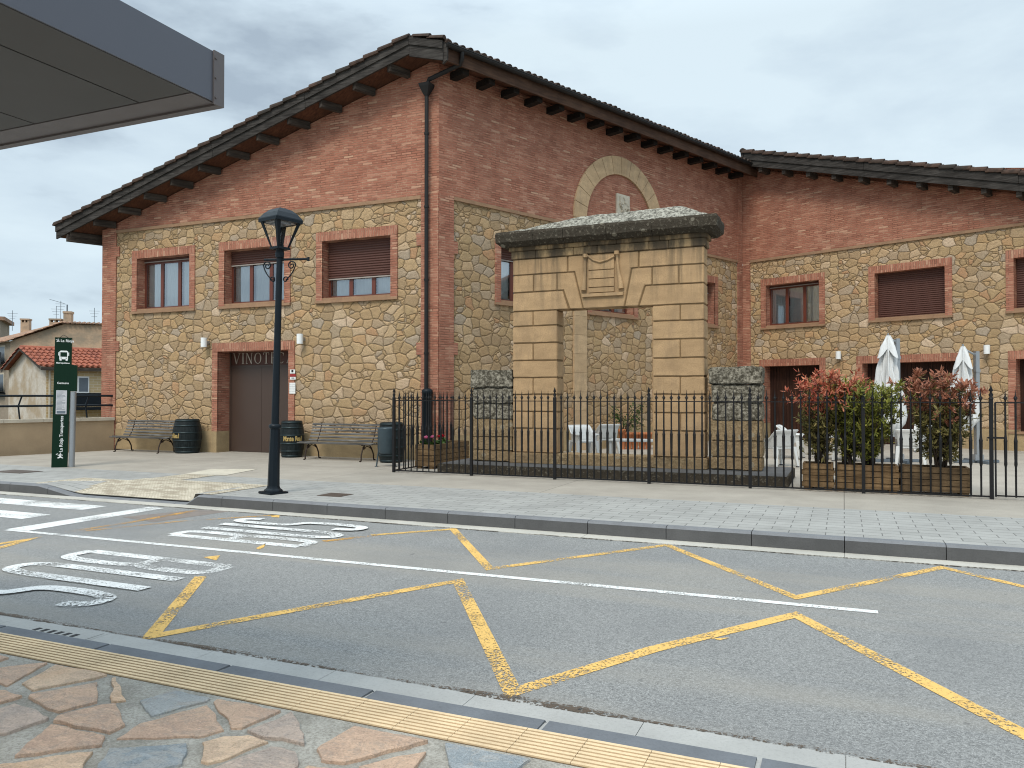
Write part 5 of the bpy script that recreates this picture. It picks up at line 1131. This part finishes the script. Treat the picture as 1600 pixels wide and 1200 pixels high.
g.tube([(uf1+.17, VF-.035, lz)]+[(uf1+.22+.05*math.cos(math.pi-k*math.pi/4), VF-.035, lz+.018*math.sin(math.pi-k*math.pi/4)) for k in range(8)]+[(uf1+.17, VF-.035, lz)], .005, 5); g.build('latch', M['iron'], gate, GM)

# ------------------------------------------------------------------ stone portal (monument)
VM = G.g(1101, 715.6, .409)[1]; FM = Frame(G.W(0, VM).xy, RD); MT = .42; print('portal v', VM)
port = root('stone_portal', FM.M(FM.at(950, 700)[0], 0, 0), 'old sandstone doorway standing alone on the terrace with lichen covered cornice', 'monument')
def pp(mb, name, mat, **k): return mb.build(name, mat, port, FM.M(), **k)
P = lambda px, py, y=0: FM.at(px, py, y)
xL, xR = P(801.5, 600)[0], P(1100.5, 600)[0]; iL, iR = P(870.5, 600)[0], P(1020, 600)[0]
zl_ = [P(801.5, y)[1] for y in (406, 431, 458, 484.5, 510.5, 537, 564, 590.5, 616.5, 643, 669, 706.5)]; zp = .405; zl_[-1] = zp
zO = P(876, 484)[1]; PXc = 3.636
Q = lambda x, y: P(760+x/PXc, 310+y/PXc)
g = MB(); g.box(xL+.015, iL-.012, .02, MT-.015, zp, zO+.05); g.box(iR+.012, xR-.015, .02, MT-.015, zp, zO+.05); g.box(xL+.015, xR-.015, .02, MT-.015, zO+.012, zl_[0]+.02); core = pp(g, 'core', M['sandj'])
def blocks(x0, x1, zs, name, side):
    g = MB()
    for k in range(len(zs)-1):
        zt2, zb2 = zs[k], zs[k+1]; full = (k % 2 == 1)
        if full or k >= len(zs)-2: parts_ = [(x0, x1)]
        else: m = x0+(x1-x0)*(.46 if side < 0 else .54); parts_ = [(x0, m), (m, x1)]
        for a, b in parts_: g.box(a+(.009 if a > x0 else 0), b-(.009 if b < x1 else 0), 0, MT, zb2+.011, zt2-.011)
    return pp(g, name, M['sand'], bevel=.012, cuts=3, jitter=.010)
zo = [zO]+zl_[4:]
blocks(xL, iL, zo, 'left_pillar', -1); blocks(iR, xR, zo, 'right_pillar', 1)
g = MB()
def row(poly, y0=0.0): 
    pts = [Q(*p) for p in poly]; cx = sum(p[0] for p in pts)/len(pts); cz = sum(p[1] for p in pts)/len(pts)
    g.prism(pts, y0, MT*.98)
zz = lambda a: a
a0, a1, a2, a3 = zl_[0]-.01, zl_[1], zl_[2], zO
X_ = lambda x: Q(x, 400)[0]; J = .011
def pz(poly): g.prism(poly, 0, MT-.004)
pz([(xL, a1+J), (X_(458), a1+J), (X_(458), a0), (xL, a0)]); pz([(X_(870), a1+J), (xR, a1+J), (xR, a0), (X_(870), a0)])
pz([(xL, a2+J), (X_(265), a2+J), (X_(265), a1-J), (xL, a1-J)]); pz([(X_(271), a2+J), (X_(397), a2+J), (X_(397), a1-J), (X_(271), a1-J)])
pz([(X_(945), a2+J), (X_(1090), a2+J), (X_(1090), a1-J), (X_(945), a1-J)]); pz([(X_(1096), a2+J), (xR, a2+J), (xR, a1-J), (X_(1096), a1-J)])
pz([(xL, a3+J), (X_(462), a3+J), (X_(432), a2-J), (xL, a2-J)]); pz([(X_(870), a3+J), (xR, a3+J), (xR, a2-J), (X_(905), a2-J)])
pz([(X_(475), a3+J), (X_(545), a3+J), (X_(496), a1-J), (X_(403), a1-J), (X_(403), a2+J), (X_(440), a2+J)])
pz([(X_(787), a3+J), (X_(860), a3+J), (X_(897), a2+J), (X_(938), a2+J), (X_(938), a1-J), (X_(830), a1-J)])
pz([(X_(553), a3+J), (X_(780), a3+J), (X_(822), a1+J), (X_(862), a1+J), (X_(862), a0), (X_(465), a0), (X_(465), a1+J), (X_(503), a1+J)])
pp(g, 'lintel', M['sand'], bevel=.010, cuts=3, jitter=.008)
# relief on the keystone
g = MB(); q = lambda x, y: Q((860-760+x/10)*PXc, (380-310+y/10)*PXc)
(tx0, tz1), (tx1, tz0) = q(600, 190), q(1000, 760)
for k, (ya, yb) in enumerate(((190, 410), (425, 545), (560, 680), (695, 765))): g.box(tx0, tx1, -.035, .0, q(800, yb)[1], q(800, ya)[1])
g.box(q(500, 0)[0], q(1140, 0)[0], -.05, 0, q(800, 830)[1], q(800, 780)[1])
for pts in ([(555, 200), (550, 260), (545, 450), (535, 600), (525, 740)], [(1045, 150), (1050, 250), (1070, 450), (1100, 600), (1110, 710)]):
    w3 = [(*q(*p), 0) for p in pts]; g.tube([(a, -.02, b) for a, b, _ in w3], [.04, .028, .032, .045, .06], 8)
    a, b, _ = w3[0]; g.tube([(a, -.045, b+.03), (a, -.045, b-.04)], .055, 8)
g.tube([(q(x, y)[0], -.045, q(x, y)[1]) for x, y in ((590, 200), (680, 270), (780, 300), (900, 265), (1010, 205))], .022, 6)
pp(g, 'carved_tablet', M['sand'], bevel=0)
# entablature bands
zE0 = zl_[0]; zE1 = FM.at(801, 393, -.04)[1]; zC0 = FM.at(1100, 361, -.2)[1]; zC1 = FM.at(1115, 333.4, -.27)[1]; zCt = zC1
print('cap', zE0, zE1, zC0, zC1, FM.at(777, 363.6, -.27), FM.at(790, 385.6, -.22))
g = MB(); nbk = 6
for (z0, z1, pr_) in ((zE0, zE0+.155, .03), (zE0+.16, zC0+.02, .07)):
    xs = sorted([xL-pr_, xR+pr_]+[xL+(xR-xL)*(t+random.uniform(-.03, .03)) for t in ((.14, .36, .48, .72, .86) if pr_ < .05 else (.2, .42, .6, .8))])
    for a, b in zip(xs[:-1], xs[1:]): g.box(a+.002, b-.002, -pr_, MT+pr_, z0, z1)
pp(g, 'entablature', M['sand2'], bevel=.01, cuts=3, jitter=.012)
g = MB(); xs = [xL-.28, xL+.55, xL+1.2, xL+2.1, xL+3.0, xR+.28]
for a, b in zip(xs[:-1], xs[1:]):
    e0_ = .12 if a == xs[0] else 0; e1_ = .12 if b == xs[-1] else 0; vs = []
    for (ins, z) in ((.10, zC0), (.0, zC0+.09), (-.015, zC1-.05), (.0, zC1)):
        f0 = ins if a == xs[0] else 0; f1 = ins if b == xs[-1] else 0
        vs += [(a+f0+.004, -.27+ins, z), (b-f1-.004, -.27+ins, z), (b-f1-.004, MT+.27-ins, z), (a+f0+.004, MT+.27-ins, z)]
    fs = [(3, 2, 1, 0)]+[(4*i+j, 4*i+(j+1) % 4, 4*i+4+(j+1) % 4, 4*i+4+j) for i in range(3) for j in range(4)]+[(12, 13, 14, 15)]
    g.add(vs, fs)
pp(g, 'cornice', M['cap'], cuts=4, jitter=.018)
g = MB(); vs = [(xL-.22, -.22, zC1-.02), (xR+.22, -.22, zC1-.02), (xR+.22, MT+.22, zC1-.02), (xL-.22, MT+.22, zC1-.02), (xL+1.5, .12, zC1+.27), (xR-.45, .12, zC1+.29), (xR-.45, MT-.12, zC1+.29), (xL+1.5, MT-.12, zC1+.27)]
g.add(vs, [(0, 3, 2, 1), (4, 5, 6, 7), (0, 1, 5, 4), (1, 2, 6, 5), (2, 3, 7, 6), (3, 0, 4, 7)]); pp(g, 'capstone', M['captop'], cuts=6, jitter=.03)
# plinth, platform, side piers
g = MB(); g.box(xL-.06, xR+.06, -.09, MT+.1, .18, zp-.002); pp(g, 'threshold', M['pier'], cuts=4, jitter=.02, bevel=.02)
pu0, pu1 = FM.at(655, 720, -.9)[0]-.3, FM.L(gnd(1232, 745.6, .187))[0]; yv0 = FM.L(gnd(1232, 745.6, .187))[1]
print('platform', pu0, pu1, yv0)
pu0 = FM.at(683, 735, yv0)[0]
g = MB(); g.box(pu0, pu1, yv0, MT+.75, 0, .187); pp(g, 'platform', M['cap'], bevel=.012); g = MB(); g.box(pu0+.03, pu1-.03, yv0+.03, MT+.72, .185, .191); pp(g, 'platform_top', M['kerb'])
def pier(px0, px1, pyt, ym_, yb_, name):
    x0, x1 = P(px0, 600)[0], P(px1, 600)[0]; zt_, zm = P(px0, pyt)[1], P(px0, ym_)[1]; zq = P(px0, pyt+27)[1]
    g = MB(); g.box(x0-.03, x1+.0, -.04, MT+.02, zq+.01, zt_); g.box(x0+.02, x1, .0, MT-.02, (zq+zm)/2+.005, zq); g.box(x0+.03, x1, .01, MT-.02, zm+.006, (zq+zm)/2-.005)
    a = pp(g, name, M['pier_dark'], cuts=5, jitter=.04, bevel=.02)
    g = MB(); z = zm; hs = [(zm-.2)*t for t in (.0, .42, .74, 1.0)]
    for k in range(3):
        t_, b_ = zm-hs[k], zm-hs[k+1]; m = x0+(x1-x0)*(.62 if k % 2 else .45)
        for a_, c_ in ((x0, m), (m, x1)): g.box(a_+.004, c_-.004, .0, MT, b_+.005, t_-.003)
    pp(g, 'pier_base', M['pier'], cuts=4, jitter=.025, bevel=.015)
pier(737, 800, 579, 655, 727, 'side_pier'); pier(1110, 1191, 574, 657, 735, 'side_pier')

# ------------------------------------------------------------------ terrace furniture
def tub_chair(name='plastic_chair'):
    r = root(name, Matrix.Identity(4), 'x', 'chair', 'white plastic tub chairs'); g = MB(); n = 36; vs = []; fs = []
    for i in range(n+1):                             # squarish horseshoe, open at the front (-y)
        t = i/n*2-1; a = math.pi/2+t*R(142); cx, cy = math.cos(a), math.sin(a); sq = min(1.32, 1/max(abs(cx), abs(cy))**.8); at = abs(t)
        top_ = .80 if at < .30 else (.80-.20*(1-math.cos(math.pi*min(1, (at-.30)/.28)))/2 if at < .58 else .60-.035*(at-.58))
        low = .40 if at < .9 else .36
        for j_ in range(7):
            s_ = j_/6; z = low+(top_-low)*s_; ex_ = .012+.035*s_+(.03 if j_ == 6 else 0); vs.append((cx*(.235+ex_)*sq, cy*(.215+ex_+(.05*s_ if cy > .3 else 0))*sq, z-(.012 if j_ == 6 else 0)))
    for i in range(n):
        for j_ in range(6): fs.append((i*7+j_, (i+1)*7+j_, (i+1)*7+j_+1, i*7+j_+1))
    g.add(vs, fs, True); o = g.build('shell', M['white'], r); md = o.modifiers.new('thickness', 'SOLIDIFY'); md.thickness = .018
    g = MB(); g.slab([(-.25, -.22), (.25, -.22), (.255, .18), (.2, .235), (-.2, .235), (-.255, .18)], .385, .43); g.build('seat', M['white'], r, bevel=.012)
    for sx in (-1, 1):
        for sy in (-1, 1):
            g = MB(); x0, y0, x1, y1 = sx*.235, sy*.20, sx*.275, sy*.25+(.03 if sy > 0 else 0); w0, w1 = .045, .022
            vs = [(x0+a*w0, y0+b*w0, .43) for a, b in ((-1, -1), (1, -1), (1, 1), (-1, 1))]+[(x1+a*w1, y1+b*w1, .02) for a, b in ((-1, -1), (1, -1), (1, 1), (-1, 1))]
            g.add(vs, [(0, 1, 2, 3), (7, 6, 5, 4), (0, 4, 5, 1), (1, 5, 6, 2), (2, 6, 7, 3), (3, 7, 4, 0)]); lg = g.build('leg', M['white'], r, bevel=.006)
            g = MB(); g.box(x1-.026, x1+.026, y1-.026, y1+.026, 0, .025); g.build('foot_cap', M['plasleg'], lg)
    return r
ch = tub_chair()
spots = [(912, 716, 20, 'white plastic tub chair seen through the portal, at its left pillar'), (945, 711, -160, 'white plastic tub chair seen through the portal, facing the plant pots'),
         (1216, 729, 200, 'white plastic tub chair beside the right stone pier'), (1236, 716, 60, 'white plastic tub chair behind the one beside the right pier'),
         (1424, 728, 150, 'white plastic chair between the leftmost parasol and the rusty shrub'), (1448, 706, -30, 'white plastic chair far back behind the rusty shrub'), (1330, 722, 10, 'white plastic chair behind the green shrub')]
for k, (px, py, rz_, lb) in enumerate(spots):
    p = gnd(px, py); M_ = Matrix.Translation(p) @ Matrix.Rotation(R(rz_), 4, 'Z') @ Matrix.Scale(1.05, 4)
    if k == 0: ch.matrix_world = M_; Wm[ch.name] = M_; ch['label'] = lb
    else: dup(ch, M_, lb, 'white plastic tub chairs')
def low_table(px, py, label, wd=.9, h=.42):
    p = gnd(px, py); r = root('low_table', Matrix.Translation(p) @ Matrix.Rotation(R(-20), 4, 'Z'), label, 'table')
    g = MB(); g.box(-wd/2, wd/2, -.3, .3, h-.05, h); g.build('table_top', M['white'], r, bevel=.012)
    for sx in (-1, 1): g = MB(); g.box(sx*(wd/2-.06)-.03, sx*(wd/2-.06)+.03, -.26, .26, 0, h-.05); g.build('leg', M['white'], r, bevel=.008)
low_table(993, 716, 'low white table in front of terracotta pots, seen through the portal', 1.3, .48); low_table(1300, 718, 'low white table behind the green shrub', .8, .6)
# terracotta pots with plant behind the portal
def leaves(g, pts, ln, wd, n, spread, up=.3):
    for _ in range(n):
        p = Vector(random.choice(pts))+Vector([random.gauss(0, spread) for _ in range(3)]); d = Vector((random.gauss(0, 1), random.gauss(0, 1), random.gauss(up, .7))).normalized(); s = d.cross(Vector((random.gauss(0, 1), random.gauss(0, 1), random.gauss(0, 1)))).normalized()
        l = ln*random.uniform(.6, 1.25); ww_ = wd*random.uniform(.7, 1.2); n_ = d.cross(s)*l*.12
        g.add([p, p+d*l*.45+s*ww_+n_, p+d*l, p+d*l*.45-s*ww_+n_], [(0, 1, 2, 3)])
def pot(px, py, h, rr, label):
    p = gnd(px, py); r = root('flower_pot', Matrix.Translation(p), label, 'flower pot', 'terracotta pots behind the portal'); g = MB(); g.lathe([(rr*.7, 0), (rr*.95, h*.85), (rr*1.05, h*.86), (rr*1.05, h), (rr*.9, h), (rr*.9, h-.05)], 16); g.build('pot', M['terracotta'], r); return p
for k, px in enumerate((972, 982, 992, 1003, 1013)): pot(px, 702, .5+(k == 0)*.1, .115, ['largest terracotta pot, leftmost of the row seen through the portal', 'second terracotta pot from the left, seen through the portal', 'middle terracotta pot of the row seen through the portal', 'fourth terracotta pot from the left, seen through the portal', 'terracotta pot nearest the right pillar, seen through the portal'][k])
p = gnd(975, 702); r = root('potted_plant', Matrix.Translation(p+Vector((0, 0, .45))), 'dark green leafy plant growing from the pots behind the portal', 'plant'); pts = []
g = MB()
for k in range(12): a = random.uniform(0, 6.28); e_ = Vector((math.cos(a)*.5+.1, math.sin(a)*.3, random.uniform(.3, .9))); g.tube([(0, 0, 0), e_*.5+Vector((0, 0, .1)), e_], [.012, .008, .004], 4); pts += [e_*t for t in (.5, .7, .85, 1)]
g.build('stems', M['bark'], r); g = MB(); leaves(g, pts, .09, .02, 420, .07); g.build('foliage', M['leaf_d'], r)

# planters
def planter(M_, wd, dp, h, label, mat, group='wooden planters', ncap=4):
    r = root('wooden_planter', M_, label, 'planter', group); g = MB(); th = h/ncap
    for k in range(ncap):
        z0, z1 = .05+k*th+.004, .05+(k+1)*th-.004; e = .0 if k % 2 else .012
        g.box(-e, wd+e, 0, .04, z0, z1); g.box(-e, wd+e, dp-.04, dp, z0, z1); g.box(0, .04, -.012+e, dp+.012-e, z0, z1) if k % 2 else g.box(0.002, .04, .042, dp-.042, z0, z1)
        g.box(wd-.04, wd, -.012+e, dp+.012-e, z0, z1) if k % 2 else g.box(wd-.04, wd-.002, .042, dp-.042, z0, z1)
    g.build('boards', mat, r, bevel=.004); g = MB()
    for x in (.02, wd-.14):
        for y in (.02, dp-.12): g = MB(); g.box(x, x+.12, y, y+.1, 0, .055); g.build('foot', mat, r)
    g = MB(); g.box(.045, wd-.045, .045, dp-.045, .08, h-.01); g.build('soil', M['soil'], r); return r
VPl = VF+.16; hP = G.at(1300, 724, VPl)[1]
def pu(px): return G.at(px, 745, VPl)[0]
hh = G.at(1350, 726.5, VPl)[1]-.05
planter(G.M(pu(1254), VPl, 0), pu(1302)-pu(1254), .5, hh, 'small square timber planter, leftmost of the three behind the fence', M['planterwood'])
planter(G.M(pu(1305), VPl-.02, 0), pu(1404)-pu(1305), .5, hh, 'long timber planter with the green shrub, middle of the three behind the fence', M['planterwood'])
planter(G.M(pu(1407), VPl, 0), pu(1517)-pu(1407), .5, hh, 'long timber planter with the rusty shrub, rightmost of the three behind the fence', M['planterwood2'])
c = gnd(648.6, 733); c2 = gnd(678, 737); PLF = Frame(c.xy, (.97, -.1)); wpl = (c2-c).length
cu_, cv_ = G.g(648.6, 732); cu2 = G.at(678, 700, cv_)[0]; lp = v1-cv_-.25
planter(Frame(G.W(cu_, cv_).xy, RD).M(), cu2-cu_, min(1.7, lp), .48, 'narrow timber planter with pink and red flowers at the fence corner', M['planterwood'], ncap=4)
# flowers
for k, (px, py, m, lb) in enumerate(((665, 691, 'petal_p', 'pale pink flower, leftmost in the planter at the fence corner'), (676, 691, 'petal_p', 'pink flower in the middle of the planter at the fence corner'), (686, 691, 'petal_r', 'dark red flowers in the planter at the fence corner'), (692, 692, 'petal_r', 'rightmost red flowers in the planter at the fence corner'))):
    u = cu_+.14+(cu2-cu_-.28)*(k % 2); v = cv_+.25+.22*k; x, z = G.at(px, py, v); zf = .66
    r = root('flower', G.M(min(max(x, cu_+.08), cu2-.08), v, .45), lb, 'flower', 'flowers in the corner planter'); g = MB(); g.tube([(0, 0, 0), (.01, 0, zf-.5)], .005, 4); leaves(g, [(0, 0, .06)], .09, .03, 40, .05); g.build('leaves', M['leaf_d'], r)
    g = MB()
    for q_ in range(26): a = random.uniform(0, 6.28); e_ = random.uniform(0, 1.4); d = Vector((math.cos(a)*math.cos(e_), math.sin(a)*math.cos(e_), math.sin(e_))); s_ = d.cross(Vector((0, .3, 1))).normalized(); p = Vector((0, 0, zf-.47)); g.add([p+d*.02, p+d*.055+s_*.022, p+d*.075, p+d*.055-s_*.022], [(0, 1, 2, 3)])
    g.build('petals', M[m], r)
# shrubs
def shrub(px, wpx, ptop, v, label, mats, red_from, nl, name='photinia_shrub', dense=1.0, lean=0, dep=.4):
    x, zt_ = G.at(px, ptop, v); wd = abs(G.at(px+wpx/2, 640, v)[0]-G.at(px-wpx/2, 640, v)[0]); z0 = hh-.03
    r = root(name, G.M(x, v, z0), label, 'shrub', 'shrubs in the planters'); H = zt_-z0; g = MB(); tips = []; low = []
    for k in range(15):
        a = k*2.4+random.uniform(-.3, .3); q_r = math.sqrt((k+.5)/15); ex_ = math.cos(a)*wd*.5*q_r+lean; ey_ = math.sin(a)*dep*q_r; h = H*random.uniform(.80, .97)*(1-.16*q_r**2)
        p0 = Vector((random.uniform(-.10, .10), random.uniform(-.06, .06), 0)); p1 = Vector((ex_*.35, ey_*.35, h*.35)); p2 = Vector((ex_*.8, ey_*.8, h*.7)); p3 = Vector((ex_, ey_, h)); g.tube([p0, p1, p2, p3], [.016, .012, .008, .003], 5)
        for q_ in range(26):
            t = random.uniform(0, 1); rr_ = random.random(); b = p0.lerp(p1, .3+t*.7) if rr_ < .2 else p1.lerp(p2, t) if rr_ < .62 else p2.lerp(p3, t); o_ = Vector((b.x, b.y, 0)); o_ = o_.normalized() if o_.length > .02 else o_
            e2 = b+o_*random.uniform(0, .10)+Vector((random.gauss(0, .10), random.gauss(0, .10), random.uniform(.0, .24)))
            if e2.z > H: e2.z = H*random.uniform(.93, 1)
            g.tube([b, (b+e2)/2+Vector((random.gauss(0, .01), random.gauss(0, .01), -.01)), e2], [.0045, .003, .0018], 3); (tips if e2.z > H*red_from+random.gauss(0, .09) else low).append((b, e2))
    g.build('stems', M['bark'], r); per = nl/(len(tips)+len(low)); GL = [MB(), MB()]
    for which, tw in ((0, tips), (1, low)):
        for b, e2 in tw:
            ax = (e2-b).normalized()
            for _ in range(int(per*random.uniform(.7, 1.3))):
                t = 1-random.random()**1.6*.75; p = b.lerp(e2, t); rd = Vector((random.gauss(0, 1), random.gauss(0, 1), random.gauss(0, 1))); rd = (rd-ax*rd.dot(ax)).normalized()
                d = (ax*random.uniform(.2, 1.1)*(t+.2)+rd+Vector((0, 0, random.uniform(-.35, .3)))).normalized(); s_ = d.cross(Vector((random.gauss(0, .5), random.gauss(0, .5), 1))).normalized(); n_ = d.cross(s_)
                l = random.uniform(.065, .115)*(1.05 if which == 0 else 1); w_ = l*random.uniform(.13, .19)
                k = 0 if which == 0 and t > .45 else 1
                GL[k].add([p, p+d*l*.35+s_*w_+n_*.004, p+d*l*.72+s_*w_*.7-n_*.004, p+d*l-n_*.012, p+d*l*.72-s_*w_*.7-n_*.004, p+d*l*.35-s_*w_+n_*.004], [(0, 1, 2, 3), (0, 3, 4, 5)])
    GL[0].build('new_foliage', mats[0], r); GL[1].build('foliage', mats[1], r)
shrub(1281, 62, 577, VPl+.25, 'tall shrub with bright red new leaves in the small planter', (M['leaf_r'], M['leaf_o']), .60, 3600)
shrub(1356, 108, 588, VPl+.22, 'yellow green shrub with a few red leaves in the middle planter', (M['leaf_g'], M['leaf_g']), .62, 4400)
shrub(1322, 66, 580, VPl+.33, 'red tipped shrub at the left end of the middle planter', (M['leaf_r'], M['leaf_g']), .72, 2500)
shrub(1468, 118, 577, VPl+.25, 'broad rusty brown shrub in the right planter', (M['leaf_b'], M['leaf_o']), .62, 6200, dep=.45)
# parasols
def parasol(px, pyb, pyt, label, cx_off, polet, cw, cb):
    p = gnd(px, pyb); s = p.y/F; r = root('closed_parasol', Matrix.Translation(p), label, 'parasol', 'closed white cantilever parasols'); Z = lambda py: CAMZ+(617.5-py)*s
    g = MB(); g.box(-.045, .045, -.06, .06, .05, Z(polet)); g.box(-.055, .055, -.075, .075, Z(polet)-.5, Z(polet)-.42); g.build('pole', M['alu'], r, bevel=.006)
    g = MB(); g.box(-.55, .5, -.05, .05, .0, .07); g.box(-.05, .05, -.5, .5, .0, .068); g.build('base', M['alubase'], r, bevel=.01)
    g = MB(); g.box(-.11, .11, -.10, .10, .05, .2); g.build('base_joint', M['alu'], r, bevel=.01)
    cx_ = cx_off*s; zt_, zb_ = Z(pyt), Z(cb); g = MB(); H = zt_-zb_; prof = []
    f = lambda t: cw*s*(.10+.90*(t**.7)) if t < .85 else cw*s*(1.0-.45*(t-.85)/.15)
    for k in range(25): t = k/24; prof.append((max(.02, f(t)), zt_-H*t))
    g.lathe(prof, 96, (cx_, 0), fn=lambda r_, z, a: r_*(.80+.20*math.sin(a*4+z*1.3)+.17*math.sin(a*9-z*2.2)+.09*math.sin(a*16+z*3.5)+.04*math.sin(a*5+z*14)), caps=False)
    vs = []; n = 32; zf_ = zt_-.02
    for j, (t, rr) in enumerate(((0, .03), (.25, .09), (.6, .17), (1.0, .24))):
        for k in range(n): a = 2*math.pi*k/n; vs.append((cx_+rr*cw*s*3.0*(.7+.3*math.sin(a*4+.5))*math.cos(a), rr*cw*s*3.0*(.7+.3*math.sin(a*4+.5))*math.sin(a), zf_-t*.42-(.12*(math.sin(a*4+.5)) if t == 1 else 0)))
    g.add(vs, [(j*n+k, (j+1)*n+k, (j+1)*n+(k+1) % n, j*n+(k+1) % n) for j in range(3) for k in range(n)], True); g.build('canopy', M['cloth'], r)
    g = MB(); g.tube([(cx_, 0, zt_-.35), (cx_, 0, zt_+.05)], .025, 8); g.tube([(cx_, 0, zt_-.05), (0, 0, Z(polet)-.1)], .025, 8); g.tube([(cx_*.9, 0, zt_-.9), (0, 0, zt_-1.3)], .02, 6); g.build('arm', M['alu'], r)
    g = MB(); zz_ = zb_+H*.42; g.lathe([(cw*s*.66, zz_), (cw*s*.66, zz_+.05)], 24, (cx_, 0), fn=lambda r_, z, a: r_*(.95+.06*math.sin(a*4)), caps=False); g.build('tie_strap', M['cloth'], r)
parasol(1403, 722, 524, 'closed white parasol rising behind the green shrub, left of the two', -14, 529, 27, 682)
parasol(1527, 723, 541, 'closed white parasol behind the rusty shrub, right of the two', -21, 549, 24, 672)
